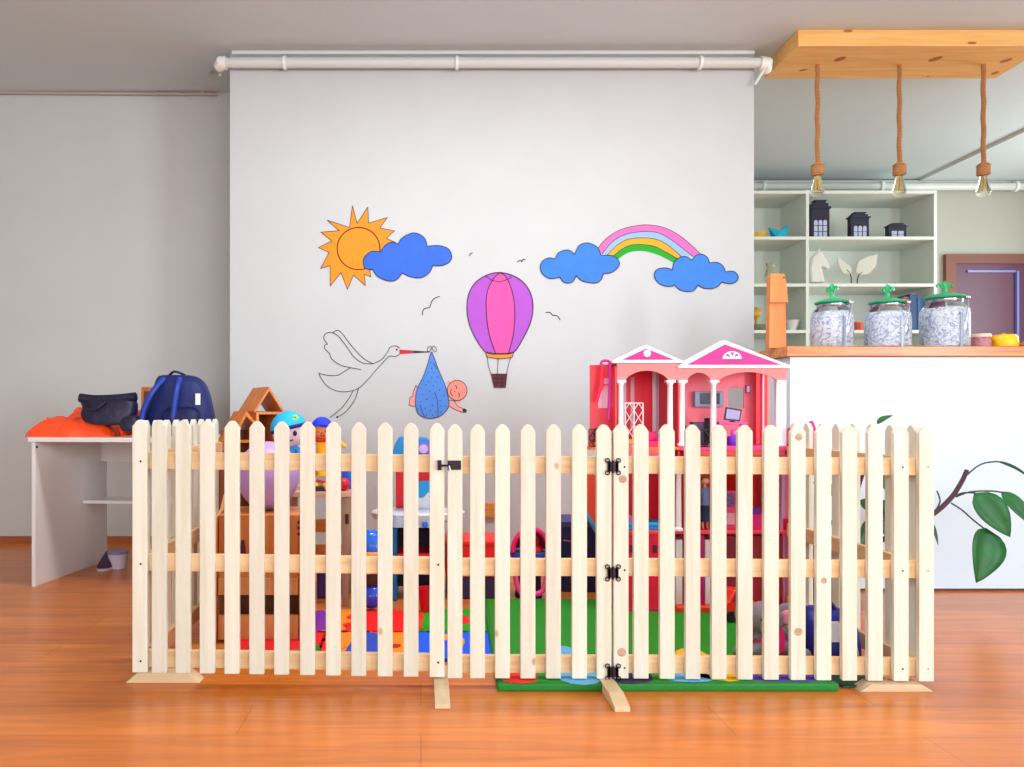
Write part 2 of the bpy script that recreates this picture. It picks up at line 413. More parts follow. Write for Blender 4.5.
cloud('blue cloud painted at the left foot of the rainbow', 'E', [[(185,412),(130,400),(70,430),(48,490),(70,550),(130,590),(190,590),(230,578)],[(230,578),(260,620),(310,635),(355,615),(382,565)],[(382,565),(430,610),(500,630),(570,632),(615,600),(635,545)],[(635,545),(700,540),(760,500),(785,455),(765,410),(710,378),(615,378)],[(615,378),(585,310),(530,272),(470,262),(405,290),(368,370)],[(368,370),(330,335),(280,328),(215,355),(185,412)]], '307cde', 3, (580, 283))
cloud('blue cloud painted at the right foot of the rainbow', 'F', [[(335,500),(300,482),(240,480),(190,500),(172,550),(200,605),(260,640),(320,645),(355,632)],[(355,632),(400,675),(470,692),(530,680),(565,632)],[(565,632),(620,662),(690,665),(745,645),(780,605)],[(780,605),(840,620),(900,610),(930,565),(905,520),(860,508),(815,515)],[(815,515),(790,460),(735,428),(670,435)],[(670,435),(650,385),(600,355),(550,365),(510,410)],[(510,410),(460,378),(400,385),(350,430),(335,500)]], '3480de', 3, (695, 290))
# stork
t = painting('painted_stork', 'white stork drawn in black outline with a red beak', (365, 380))
b = MB(); w = .0036
for pl in [[(163,92),(135,86),(105,100),(97,130),(122,168)],[(122,168),(103,178),(104,200),(138,235)],[(138,235),(155,275),(215,315),(280,332),(355,345)],[(163,90),(205,120),(270,205),(310,260),(370,300),(435,306)],[(160,88),(190,72),(225,95),(290,180),(370,265),(440,305)],
  [(440,305),(500,275),(540,225),(560,190),(595,180),(625,195)],[(624,240),(595,255),(555,252),(520,285),(460,350),(400,420),(340,475),(270,498),(190,495),(120,460),(80,410),(63,372)],[(63,372),(120,385),(190,386),(240,358),(280,335)],[(302,492),(270,550),(215,620),(140,680)],[(338,478),(310,560),(250,640),(185,680)]]:
    stroke(b, spl('B', pl), 2, w)
b.build('outline', M_ink, t)
def dot(b, c, p, r, lay): b.poly([wp(cv(c, (p[0]+r*math.cos(a*PI/6), p[1]+r*math.sin(a*PI/6))), lay) for a in range(12)])
b = MB(); dot(b, 'B', (605,207), 7, 2); dot(b, 'B', (190,677), 7, 2); b.build('eye', M_ink, t)
fill([cv('B', p) for p in [(624,206),(720,213),(720,232),(624,238)]], 2, 'beak', clr('c8182e', .6), t)
fill([cv('B', p) for p in [(720,213),(836,221),(836,226),(720,232)]], 2, 'beak_tip', clr('2a3038', .6), t)
# bundle and baby
t = painting('painted_baby_bundle', 'baby in a dotted blue cloth bundle painted at the tip of the beak', (430, 415))
MP = clr('f29c90', .6)
ft = [(135,428),(108,500),(112,520),(85,530),(76,600),(120,608),(150,590),(150,450)]
arm = [(410,555),(460,560),(490,605),(540,628),(568,640),(560,662),(520,655),(460,630),(410,600)]
fill([cv('C', p) for p in ft], 1, 'feet', MP, t); fill([cv('C', p) for p in arm], 1, 'arm', MP, t)
hd = [cv('C', (487+84*math.cos(a*PI/16), 472+86*math.sin(a*PI/16))) for a in range(32)]
b = MB(); dot(b, 'C', (415,402), 15, 1); dot(b, 'C', (502,568), 15, 1); b.build('ears', MP, t)
fill(hd, 2, 'head', clr('ee8f7e', .6), t)
bo = spl('C', [(265,152),(235,250),(200,350),(150,450),(133,540),(140,640),(180,690),(250,710),(330,695),(390,650),(418,590),(408,520),(385,430),(330,300),(282,170)], 5, True)
fill(bo, 3, 'cloth', mat('bundle_blue', '4c88e0', .6, noise=.06, nscale=15), t)
b = MB(); stroke(b, bo, 4, .0035, True); stroke(b, hd, 3, .0035, True); stroke(b, [cv('C', p) for p in ft], 2, .003, True); stroke(b, [cv('C', p) for p in arm], 2, .003, True)
for pl in [[(172,595),(190,660),(215,700)],[(295,490),(318,560),(325,690)],[(437,460),(430,490),(450,522)],[(470,432),(482,440),(480,458)],[(495,490),(508,505),(500,528)],[(462,478),(470,484)],[(285,240),(300,262),(318,290)]]: stroke(b, spl('C', pl), 4, .003)
for cx, s in ((250, -1), (293, 1)): stroke(b, [cv('C', (cx+17*math.cos(a*PI/6)+s*6*math.sin(a*PI/6), 118+24*math.sin(a*PI/6)-s*0)) for a in range(12)], 4, .003, True)
for p in [(262,235),(240,318),(270,285),(290,322),(268,360),(320,360),(200,388),(240,400),(305,400),(285,432),(220,425),(182,455),(253,480),(338,468),(190,508),(290,540),(375,515),(228,548),(178,568),(343,558),(275,600),(215,625),(348,608),(390,605),(258,643),(305,655),(225,682),(278,682),(150,630),(350,655)]: dot(b, 'C', p, 4.5, 4)
dot(b, 'C', (548,642), 16, 2)
b.build('outline', M_ink, t)
# balloon
t = painting('painted_hot_air_balloon', 'purple and pink hot air balloon painted on the white wall', (500, 388))
out = spl('D', [(265,45),(200,55),(130,95),(85,160),(70,250),(82,340),(120,430),(182,515),(262,526),(345,515),(400,435),(445,340),(460,250),(445,165),(400,100),(335,60)], 5, True)
mid = spl('D', [(262,47),(225,85),(190,160),(184,260),(200,400),(240,522)], 5) + spl('D', [(315,522),(345,400),(352,260),(335,150),(300,70),(265,47)], 5)[:-1]
fill(out, 1, 'envelope', mat('balloon_purple', 'ae4ec6', .6, noise=.06, nscale=15), t)
fill(mid, 2, 'centre_gore', mat('balloon_pink', 'ec4ea4', .6, noise=.1, nscale=12), t)
bd = spl('D', [(180,512),(262,526),(346,514)], 5) + spl('D', [(336,545),(265,553),(188,542)], 5)
fill(bd, 3, 'skirt', clr('f08a1e', .6), t)
bk = [cv('D', p) for p in [(213,643),(306,643),(297,722),(230,722)]]
fill(bk, 3, 'basket', clr('5c1620', .6), t)
b = MB(); stroke(b, out, 4, .0045, True); stroke(b, mid, 4, .0042, True); stroke(b, bd, 5, .0035, True); stroke(b, bk, 4, .0035, True)
for pl in [[(180,65),(220,90),(270,98),(335,72)],[(190,545),(198,600),(213,643)],[(254,552),(250,643)],[(328,548),(315,590),(303,643)],[(224,668),(304,668)],[(226,695),(301,695)],[(245,643),(250,722)],[(275,643),(275,722)]]: stroke(b, spl('D', pl), 5, .003)
b.build('outline', M_ink, t)
for lab, c, pls in [('larger bird outline painted left of the balloon, over the stork', 'G', [[(391,400),(395,382),(415,375)],[(415,375),(425,350),(446,340)]]),
  ('tiny bird stroke painted upper left of the balloon', 'G', [[(541,210),(545,204),(551,201)]]),
  ('small bird painted just above the right side of the balloon', 'G', [[(695,230),(704,225),(709,230)],[(709,230),(713,222),(720,223)]]),
  ('small bird painted right of the balloon under the left cloud', 'H', [[(83,392),(95,391),(104,401)],[(104,401),(118,402),(128,415)]])]:
    b = MB()
    for pl in pls: stroke(b, spl(c, pl), 1, .005)
    o = b.build('painted_bird', M_ink); tag(o, lab, 'wall painting', 'birds painted on the white wall')

# ------------------------------------------------------------------ ceiling board and pendants
d0, d1 = 3.96, 4.35
zb = EYE + 1.924
xb0, xb1 = X(798, d0), X(994.6, d1)
o = MB().box(xb0, xb1, d0, d1, zb, CE-.0).build('ceiling_board', M_boardwood, bevel=.004); tag(o, 'thick knotty pine board fixed to the ceiling above the counter', 'ceiling board')
MKB = clr('b4642a', .6)
brd = o
for px, py, L_, w_ in ((840, 59, .05, .014), (935.5, 59, .055, .015), (1006, 60.5, .045, .013), (803, 70, .04, .006), (995, 73, .03, .01)):
    dk = F*1.924/(CY-py); xk = X(px, dk)
    MB().prism([(xk+L_*.5*math.cos(a*PI/8)+.0*L_, dk+w_*2*math.sin(a*PI/8)+L_*.3*math.cos(a*PI/8)*-.6) for a in range(16)], zb-.0008, zb+.001, 'z').build('knot', MKB, brd)
for px, py in ((848, 31), (972, 43)):
    MB().prism([(X(px, d0)+.025*math.cos(a*PI/8), Z(py, d0)+.007*math.sin(a*PI/8)) for a in range(16)], d0-.0008, d0+.001).build('knot', MKB, brd)
def pendant(x, y):
    t = thing('pendant_light', 'bulb on a thick rope hanging nearest the white wall', 'pendant light', (x, y, EYE+1.2), 'rope pendants under the pine board')
    zt, zk = zb, EYE+1.385
    b = MB(); n = 90
    for s in range(3):
        pts = []
        for i in range(n+1):
            z = zk-.02 + (zt-zk+.02)*i/n; a = i*.72 + s*2*PI/3
            wob = .0022*math.sin(i*.25)
            pts.append((x + wob + .0078*math.cos(a), y + .0078*math.sin(a), z))
        b.tube(pts, .0056, 6)
    b.build('rope', M_rope, t, smooth=True)
    b = MB().lathe([(.012, zk+.005), (.022, zk-.005), (.031, zk-.028), (.03, zk-.055), (.024, zk-.068)], (x, y, 0), 16)
    for k in range(4):
        zz = zk - .012 - k*.015
        b.tube([(x+.027*math.cos(a*PI/6), y+.027*math.sin(a*PI/6), zz+.004*math.sin(a)) for a in range(13)], .0075, 6)
    b.build('rope_knot', M_rope, t, smooth=True)
    zs = zk-.068
    b = MB().lathe([(.014, zs+.004), (.0165, zs-.01), (.024, zs-.045), (.034, zs-.083), (.035, zs-.095), (.028, zs-.112), (.012, zs-.121), (1e-4, zs-.123)], (x, y, 0), 24)
    bl = b.build('bulb', mat('bulb_glass', 'fff8e0', .02, trans=1, ior=1.2), t, smooth=True)
    b = MB()
    for k in range(5):
        a = k*2*PI/5; b.tube([(x+.005*math.cos(a), y+.005*math.sin(a), zs-.02), (x+.013*math.cos(a), y+.013*math.sin(a), zs-.085)], .0016, 5)
    b.tube([(x, y, zs), (x, y, zs-.07)], .003, 6)
    b.build('filament', mat('filament', 'd8b060', .3, metal=.6), bl)
    return t
yp = 4.178
p0 = pendant(X(817.5, yp), yp)
for px, lab in ((899.5, 'middle of the three rope bulbs under the pine board'), (983.5, 'rope-hung bulb nearest the kitchen door, furthest from the white wall')):
    c = copy_tree(p0, Vector((X(px, yp)-X(817.5, yp), 0, 0))); c['label'] = lab

# ------------------------------------------------------------------ counter
DC = 3.44
ctn = thing('bar_counter', 'white bar counter front brightly lit by the window', 'counter', (3.5, DC+.3, 0))
xc0 = X(787, DC)
MB().box(xc0+.02, XR-.1, DC+.012, DC+.3, .012, Z(357, DC)-.0).build('front_panel', M_counter, ctn)
MB().box(xc0+.03, XR-.1, DC+.03, DC+.28, 0, .012).build('plinth', mat('plinth', '6a4038', .5), ctn)
o = MB().box(xc0, XR-.08, DC-.0, DC+.36, Z(356.5, DC), Z(346, DC)).build('worktop', M_counterwood, bevel=.004); tag(o, 'orange wooden worktop lying along the white bar counter', 'worktop')
ZW = Z(346, DC)
# wooden tall box on its end
yb_ = DC+.12
t = thing('tall_wooden_box', 'tall narrow orange wooden box standing at the counter end', 'wooden box', (X(777, yb_), yb_, ZW))
x0, x1 = X(769, yb_), X(786.5, yb_)
b = MB().prism([(x0, ZW), (x1, ZW), (x1-.004, Z(288, yb_)), (x1-.014, Z(276, yb_)), (x0+.004, Z(276, yb_))], yb_, yb_+.035); b.build('body', M_orangewood, t, bevel=.002)
b = MB().prism([(x0-.001, Z(303, yb_)), (x1+.003, Z(303, yb_)), (x1-.002, Z(288, yb_)), (x1-.014, Z(274, yb_)), (x0+.002, Z(274, yb_))], yb_-.012, yb_-.0005); b.build('front_flap', M_orangewood, t, bevel=.002)
b = MB().ball((x1-.018, yb_-.013, Z(278, yb_)), .004, n=8); b.build('nail', M_iron, t)
# jars
M_content = None
def content_mat():
    m = bpy.data.materials.new('jar_content'); m.use_nodes = True; nt = m.node_tree; b = nt.nodes['Principled BSDF']; L = nt.links.new
    tc = nt.nodes.new('ShaderNodeTexCoord'); v = nt.nodes.new('ShaderNodeTexNoise'); v.inputs['Scale'].default_value = 34; v.inputs['Distortion'].default_value = 2.5; v.inputs['Detail'].default_value = 3
    L(tc.outputs['Object'], v.inputs['Vector'])
    r = nt.nodes.new('ShaderNodeValToRGB'); e = r.color_ramp.elements; e[0].position = .38; e[1].position = .58
    e[0].color = lin('a8b4cc'); e[1].color = lin('fcfdff'); k = e.new(.47); k.color = lin('dfe6fa')
    L(v.outputs['Fac'], r.inputs['Fac']); L(r.outputs['Color'], b.inputs['Base Color'])
    bp = nt.nodes.new('ShaderNodeBump'); bp.inputs['Strength'].default_value = .8; bp.inputs['Distance'].default_value = .006
    L(v.outputs['Fac'], bp.inputs['Height']); L(bp.outputs['Normal'], b.inputs['Normal']); b.inputs['Roughness'].default_value = .3
    return m
M_content = content_mat(); M_green = mat('lid_green', '1fb070', .3, coat=.4)
def jar(px0, px1, pyl, pyk, flat, label):
    d = DC+.16; x = X((px0+px1)/2, d); r = (px1-px0)/2/F*d*.88; h = Z(pyl, d) - ZW
    t = thing('glass_jar', label, 'jar', (x, d, ZW), 'lidded glass jars on the counter')
    b = MB().lathe([(r*.93, 0), (r, .008), (r, h*.62), (r*.97, h*.74), (r*.82, h*.84), (r*.68, h*.88), (r*.68, h*.95)], (x, d, ZW), 32)
    b.build('glass_body', mat('jar_glass', 'f0f8ff', .05, trans=1, ior=1.15), t, smooth=True)
    b = MB().lathe([(r*.9, .006), (r*.955, .012), (r*.955, h*.6), (r*.92, h*.70), (r*.8, h*.77), (1e-4, h*.78)], (x, d, ZW), 32)
    b.build('content', M_content, t, smooth=True)
    MB().lathe([(r*.70, h*.88), (r*.73, h*.9), (r*.73, h*.94), (r*.70, h*.95)], (x, d, ZW), 32).build('metal_collar', mat('collar', 'a8a8bc', .25, metal=.9), t, smooth=True)
    ld = MB().lathe([(r*.66, h*.95), (r*.8, h*.96), (r*.84, h*.985), (r*.8, h*1.01), (r*.5, h*1.05), (r*.16, h*1.07), (1e-4, h*1.07)], (x, d, ZW), 32).build('lid', M_green, t, smooth=True)
    zk = ZW + h*1.08; hk = Z(pyk, d) - zk
    b = MB().lathe([(.012, 0), (.008, hk*.15), (.011, hk*.3), (.008, hk*.4), (.013, hk*.6), (.010, hk*.85), (1e-3, hk)], (x, d, zk), 12)
    s = 1 if not flat else .25
    for sg in (-1, 1):
        b.tube(smooth_pts([(x, d+0, zk+hk*.3), (x+sg*.012*s, d-.012*(1-s)*sg, zk+hk*.45), (x+sg*.024*s, d-.024*(1-s)*sg, zk+hk*.72), (x+sg*.036*s, d-.036*(1-s)*sg, zk+hk*.62), (x+sg*.034*s, d-.034*(1-s)*sg, zk+hk*.48)], 4), .0055, 8)
    b.build('fleur_knob', M_green, ld, smooth=True)
    # hinged metal clip and hanging silver scoop
    xs = x + r*.55; ys = d - r*.72
    b = MB().tube([(xs, ys, ZW+h*.95), (xs-.004, ys-.012, ZW+h*.8), (xs-.02, ys-.016, ZW+h*.5)], .004, 6).ball((xs, ys, ZW+h*.95), .012, n=10)
    b.loft([(ZW+h*.5, xs-.02, ys-.014, .007, .003), (ZW+h*.44, xs-.023, ys-.014, .014, .005), (ZW+h*.33, xs-.026, ys-.014, .016, .006), (ZW+h*.26, xs-.028, ys-.012, .008, .004)], 12)
    b.build('silver_scoop', mat('silver', 'c8cad8', .2, metal=.9), t, smooth=True)
    b = MB().prism([(x+r*.02, ZW+.004), (x+r*.14, ZW+.004), (x+r*.14, ZW+h*.66), (x+r*.02, ZW+h*.66)], d-r*1.012, d-r*.99)
    b.build('seam', mat('seam', '5c6a80', .2), t)
jar(810, 854, 302, 283, True, 'green-lidded glass jar nearest the tall wooden box')
jar(864, 911, 302, 284, True, 'middle green-lidded glass jar of the three on the counter')
jar(920, 969, 297, 281, False, 'green-lidded glass jar nearest the yellow pot')
d = DC+.16
x = X(979.5, d)
t = thing('pink_tin', 'small pink and cream round tin beside the jars', 'tin', (x, d, ZW))
MB().lathe([(.042, 0), (.046, .01), (.046, .05), (.044, .054)], (x, d, ZW), 24).build('body', mat('pink_tin', 'd88c9c', .4, noise=.4, nscale=60), t, smooth=True)
MB().lathe([(.048, .054), (.049, .06), (.044, .07), (1e-4, .073)], (x, d, ZW), 24).build('lid', clr('e8d4c0', .4), t, smooth=True)
x = X(1004, d)
t = thing('yellow_pot', 'squat round yellow pot with a flat top on the counter', 'pot', (x, d, ZW))
MB().lathe([(.05, 0), (.056, .012), (.057, .03), (.054, .055), (.046, .066), (1e-4, .068)], (x, d, ZW), 28).build('body', clr('ffd21e', .35), t, smooth=True)
MB().lathe([(.01, .066), (.013, .072), (1e-4, .078)], (x-.004, d, ZW), 12).build('knob', clr('c8a060', .4), t, smooth=True)
x = X(1030, d)
t = thing('bread_board', 'orange-brown round bread on a dark board at the frame edge', 'bread', (x, d, ZW))
MB().lathe([(.075, 0), (.08, .004), (.08, .012), (.075, .015)], (x+.02, d, ZW), 24).build('board', clr('3c2420', .5), t)
MB().ball((x+.015, d, ZW+.015), .06, sz=.45, z0=0, n=24).build('loaf', clr('d88a50', .7), t, smooth=True)

# ------------------------------------------------------------------ kitchen shelf
DS = 6.05; DB = 6.49
zs_ = [Z(192, DS), Z(238, DS), Z(285, DS), Z(331.5, DS), Z(378, DS), Z(425, DS), .06]
xs0, xsd, xs1 = xm1+.02, X(807.5, DS), X(937, DS)
t = thing('shelf_unit', 'tall white open shelf unit on the kitchen back wall', 'shelf', ((xs0+xs1)/2, DB, 0))
ztop = Z(190, DS)
for x in (xs0+.012, xsd, xs1-.012): MB().box(x-.012, x+.012, DS, DB, 0, ztop).build('side_panel', M_shelf, t)
for z in zs_:
    MB().box(xs0+.024, xsd-.012, DS+.001, DB-.008, z-.012, z+.012).build('shelf_board', M_shelf, t)
    MB().box(xsd+.012, xs1-.024, DS+.001, DB-.008, z-.012, z+.012).build('shelf_board', M_shelf, t)
MB().box(xs0+.02, xs1-.02, DB-.008, DB, 0, ztop-.005).build('back_panel', M_shelf, t)
Z1, Z2, Z3 = zs_[1]+.012, zs_[2]+.012, zs_[3]+.012
M_lan = mat('lantern_black', '1c1830', .5); M_lw = mat('lantern_glass', 'b8c0d8', .3)
def lantern(px0, px1, pyt, label, arch, nb):
    d = DS+.06; x0, x1 = X(px0, d), X(px1, d); zt = Z(pyt, d); h = zt-Z1; w = x1-x0; dp = .055
    t = thing('house_lantern', label, 'lantern', ((x0+x1)/2, d+dp/2, Z1), 'black house lanterns on the top shelf')
    MB().box(x0+w*.06, x1-w*.06, d+.004, d+dp, Z1, Z1+h*.80).build('body', M_lan, t)
    MB().box(x0, x1, d-.004, d+dp+.004, Z1+h*.78, Z1+h*.84).build('cornice', M_lan, t)
    MB().prism([(x0+w*.12, Z1+h*.84), (x1-w*.12, Z1+h*.84), (x1-w*.12, Z1+h*.92), (x1-w*.25, Z1+h*.92), (x1-w*.25, zt-.004), (x0+w*.28, zt-.004), (x0+w*.28, Z1+h*.92), (x0+w*.12, Z1+h*.92)], d, d+dp).box(x0+w*.22, x1-w*.2, d-.003, d+dp+.003, zt-.006, zt).build('stepped_gable', M_lan, t)
    b = MB(); ww = w*.66/nb
    for k in range(nb):
        a = x0+w*.2+k*ww; c = a+ww*.78
        rows = 3 if h > .25 else 2
        z0 = Z1+h*.03; zc = Z1+h*.5; hh = (zc-z0)/rows
        for r in range(rows):
            za, zb2 = z0+r*hh, z0+(r+1)*hh-h*.02
            if r == rows-1 and arch:
                n = 6; top = [(c-(c-a)*(.5-.5*math.cos(PI*q/n)), zb2-(c-a)*.5+(c-a)*.5*math.sin(PI*q/n)) for q in range(n+1)]
                b.prism([(a, za), (c, za)] + top, d+.0015, d+.0045)
            else: b.box(a, c, d+.0015, d+.0045, za, zb2)
    b.build('window_panes', M_lw, t)
lantern(810, 831, 200, 'tallest black house lantern, beside the shelf divider', True, 3)
lantern(850, 870.5, 212, 'medium black house lantern in the middle of the shelf', True, 3)
lantern(888, 908, 223, 'smallest black house lantern at the right of the shelf', False, 2)
def paper_boat(px0, px1, pyt, m, label, lpx):
    d = DS+.05; x0, x1 = X(px0, d), X(px1, d); h = Z(pyt, d)-Z1; w = x1-x0; cx = (x0+x1)/2
    vs = [(x0, d+.05, Z1+h*.8), (x1, d+.05, Z1+h), (cx-w*.2, d, Z1), (cx+w*.22, d, Z1), (cx-w*.2, d+.1, Z1), (cx+w*.22, d+.1, Z1), (cx, d+.01, Z1+h*.5), (cx, d+.09, Z1+h*.5), (cx, d+.05, Z1+h*.35)]
    b = MB().raw(vs, [(0,2,6),(2,3,6),(3,1,6),(0,7,4),(4,7,5),(5,7,1),(0,6,8),(0,8,7),(6,1,8),(7,8,1),(2,4,5,3),(0,4,2),(1,3,5)])
    tag(b.build('folded_boat', m), label, 'folded boat', 'folded boats on the shelf')
paper_boat(750, 770, 227, clr('f0b828', .5), 'yellow folded boat half hidden by the white wall', 0)
paper_boat(771, 792, 222.5, clr('18b8d8', .4), 'turquoise folded boat on the upper left shelf', 0)
# horse head
d = DS+.08; x = X(818, d); k = F/d
t = thing('horse_figure', 'white horse head figure on the second shelf', 'figurine', (x, d, Z2))
def Q(px, py): return (X(px, d), Z(py, d))
hp = [Q(810, 283), Q(809, 268), Q(811, 258), Q(816, 252), Q(820, 251), Q(823, 257), Q(829, 267), Q(827, 270), Q(823, 268), Q(820, 267), Q(822, 275), Q(824, 283)]
hp = [(u, max(v, Z2)) for u, v in hp]
MB().prism(hp, d-.025, d+.025).build('head', clr('d8d6cc', .6), t, bevel=.012, smooth=True)
MB().prism([Q(816, 254), Q(818, 248.5), Q(819.5, 253)], d-.02, d-.008).prism([Q(817, 254), Q(820, 249), Q(821, 254)], d+.008, d+.02).build('ears', clr('d8d6cc', .6), t)
# leaf ornaments
M_leafw = clr('cfcabc', .7)
for lab, pts, st in (('small white fan leaf on a thin stem, second shelf', [(837, 256), (845, 262), (852, 268), (851, 275), (843, 273), (839, 266)], [(851, 283), (851, 276), (847, 270)]),
                     ('large beige fan leaf on a thin stem, second shelf', [(856, 272), (858, 262), (866, 257), (878, 254), (876, 266), (869, 274), (860, 275)], [(857, 283), (858, 277), (862, 272)])):
    d = DS+.1; t = thing('leaf_ornament', lab, 'ornament', (X(st[0][0], d), d, Z2), 'fan leaf ornaments')
    MB().prism([Q(*p) for p in pts], d, d+.006).build('leaf', M_leafw, t, bevel=.002)
    pts3 = [P(*p, d+.003) for p in st]; pts3[0].z = Z2+.002
    MB().tube(smooth_pts(pts3, 4), .005, 6).lathe([(.02, 0), (.018, .005), (.004, .007)], (pts3[0].x, d+.003, Z2), 12).build('stem', clr('3a3a34', .5), t)
d = DS+.06; x = X(900, d)
t = thing('small_tray', 'flat dark little tray lying on the second shelf', 'tray', (x, d+.05, Z2))
MB().lathe([(.05, 0), (.06, .006), (.055, .006), (.045, .003), (1e-4, .003)], (x, d+.05, Z2), 16).build('dish', clr('74786a', .5), t)
MB().ball((x-.01, d+.05, Z2+.012), .012, n=10).build('trinket', clr('3a3a34', .5), t)
# glass ornament left, third shelf things
d = DS+.1; x = X(771, d)
t = thing('glass_vase', 'clear glass vase standing on the left second shelf', 'vase', (x, d, Z2))
MB().lathe([(.03, 0), (.04, .03), (.05, .08), (.03, .14), (.045, .18)], (x, d, Z2), 20).build('vase_body', mat('bulb_glass', 'fff8e0', .02, trans=1, ior=1.2), t, smooth=True)
x = X(756, d); 
t = thing('gold_ornament', 'gold round ornament on the left third shelf', 'ornament', (x, d, Z3))
MB().lathe([(.03, 0), (.012, .01), (.01, .09), (.02, .11)], (x, d, Z3), 12).build('stand', clr('c89628', .35), t, smooth=True)
MB().ball((x, d, Z3+.15), .045, sy=.5, n=16).build('disc', clr('c89628', .35), t, smooth=True)
x = X(768, d-.02)
t = thing('long_dish', 'long shallow grey dish on the left third shelf', 'dish', (x, d, Z3))
MB().lathe([(.06, 0), (.09, .02), (.13, .05), (.125, .05), (.08, .022), (1e-4, .012)], (x, d, Z3), 24, sx=1.3, sy=.7).build('bowl', clr('9a9e80', .4), t, smooth=True)
x = X(790, d)
t = thing('white_saucer', 'white saucer at the right of the left third shelf', 'saucer', (x, d-.02, Z3), None)
MB().lathe([(.03, 0), (.04, .015), (.06, .08), (.065, .085), (.06, .085), (.03, .02), (1e-4, .015)], (x, d-.02, Z3), 20).build('saucer_body', clr('e8e8e0', .3), t, smooth=True)
x = X(859, d)
t = thing('orange_box', 'small orange box on the third shelf between jars', 'box', (x, d, Z3))
MB().box(x-.035, x+.035, d-.03, d+.03, Z3, Z3+.075).build('carton', clr('d8602a', .5), t, bevel=.003)
MB().box(x-.0355, x-.005, d-.031, d-.0295, Z3+.01, Z3+.065).build('label_patch', clr('b02018', .5), t)
for k, (px0, px1, pt, col, lab) in enumerate([(903, 909, 297, 'a03050', 'dark red book leaning behind the jars'), (909.6, 917, 294, '2a4a78', 'tall blue book leaning behind the jars'), (917.6, 926, 297, '3a6aa0', 'lighter blue book at the right end behind the jars')]):
    d = DS+.06; x0, x1 = X(px0, d), X(px1, d); h = Z(pt, d)-Z3
    t = thing('book', lab, 'book', ((x0+x1)/2, d+.08, Z3), 'books on the third shelf')
    MB().box(x0, x1, d, d+.16, Z3, Z3+h).build('cover', clr(col, .5), t, bevel=.003)
    MB().box(x0+.006, x1-.006, d+.003, d+.163, Z3+.004, Z3+h+.001).build('pages', clr('d8d4c8', .7), t)

# ------------------------------------------------------------------ fence
PW, PT = .0435, .016
def picket_mb(x, y, z0, h, side=False, w=PW):
    b = MB(); q = w/2
    pr = [(-q, 0), (q, 0), (q, h-.02), (q*.5, h-.005), (q*.2, h), (-q*.2, h), (-q*.5, h-.005), (-q, h-.02)]
    if side: return b.prism([(y+u, z0+v) for u, v in pr], x-PT/2, x+PT/2, 'x')
    return b.prism([(x+u, z0+v) for u, v in pr], y, y+PT, 'y')
def screw(b, x, y, z): b.ball((x, y, z), .0032, sy=.5, n=8)
DF = 2.225
def front_panel(pxs, label, zoff, dys, name='picket_fence'):
    xsn = [X(p, DF) for p in pxs]
    t = thing(name, label, 'picket fence' if name == 'picket_fence' else 'gate', ((xsn[0]+xsn[-1])/2, DF, 0), 'pine picket fence around the play corner')
    n = len(xsn)
    for i, x in enumerate(xsn):
        u = i/(n-1); zo = zoff[0]+(zoff[1]-zoff[0])*u; y = DF + dys[0] + (dys[1]-dys[0])*u
        picket_mb(x, y, .03+zo, .744).build('picket', M_picket, t, bevel=.0018)
    for zc in (.654, .352, .066):
        x0, x1 = xsn[0]-PW/2+.004, xsn[-1]+PW/2-.004
        ya, yb = DF+dys[0]+PT+.0005, DF+dys[1]+PT+.0005
        b = MB(); vs = []
        for x, y, zo in ((x0, ya, zoff[0]), (x1, yb, zoff[1])):
            for dy in (0, .018):
                for dz in (-.0255, .0255): vs.append((x, y+dy, zc+zo+dz))
        b.raw(vs, [(0,1,3,2),(4,6,7,5),(0,4,5,1),(2,3,7,6),(0,2,6,4),(1,5,7,3)])
        b.build('rail', M_rail, t, bevel=.0015)
    return t, xsn
LP = [138, 157.5, 181.5, 206, 231, 256, 281, 307, 333, 358.5, 385, 411, 437]
GP = [455, 477.5, 502.5, 528, 553.5, 579.5, 604]
RP = [621, 641, 667, 692.5, 718.5, 744.5, 770.5, 797, 822.5, 848, 873.5, 899, 924]
tl, xl = front_panel(LP, 'long left front section of the picket fence, left of the latch', (.012, .002), (.012, .0))
tg, xg = front_panel(GP, 'narrow picket gate section between the latch and the hinges', (-.001, -.002), (0, -.002), 'picket_gate')
tr, xr = front_panel(RP, 'long right front section of the picket fence, right of the hinges', (-.001, -.006), (-.002, -.012))
def side_panel(x, ys, sg, label, zo):
    t = thing('picket_fence', label, 'picket fence', (x, (ys[0]+ys[-1])/2, 0), 'pine picket fence around the play corner')
    for y in ys: picket_mb(x, y, .03+zo, .744, True, .047).build('picket', M_picket, t, bevel=.0018)
    for zc in (.654, .352, .066):
        xx = x - sg*(PT/2+.0095)
        MB().box(xx-.009, xx+.009, ys[0]-.02, ys[-1]+.010, zc+zo-.0255, zc+zo+.0255).build('rail', M_railY, t, bevel=.0015)
    return t
ysl = [2.31+.098*i for i in range(9)]
tsl = side_panel(-.838, ysl, -1, 'left side section of the picket fence running back beside the desk', .01)
tsr = side_panel(1.468, [2.268+.1025*i for i in range(8)], 1, 'right side section of the picket fence running back beside the plant', -.004)
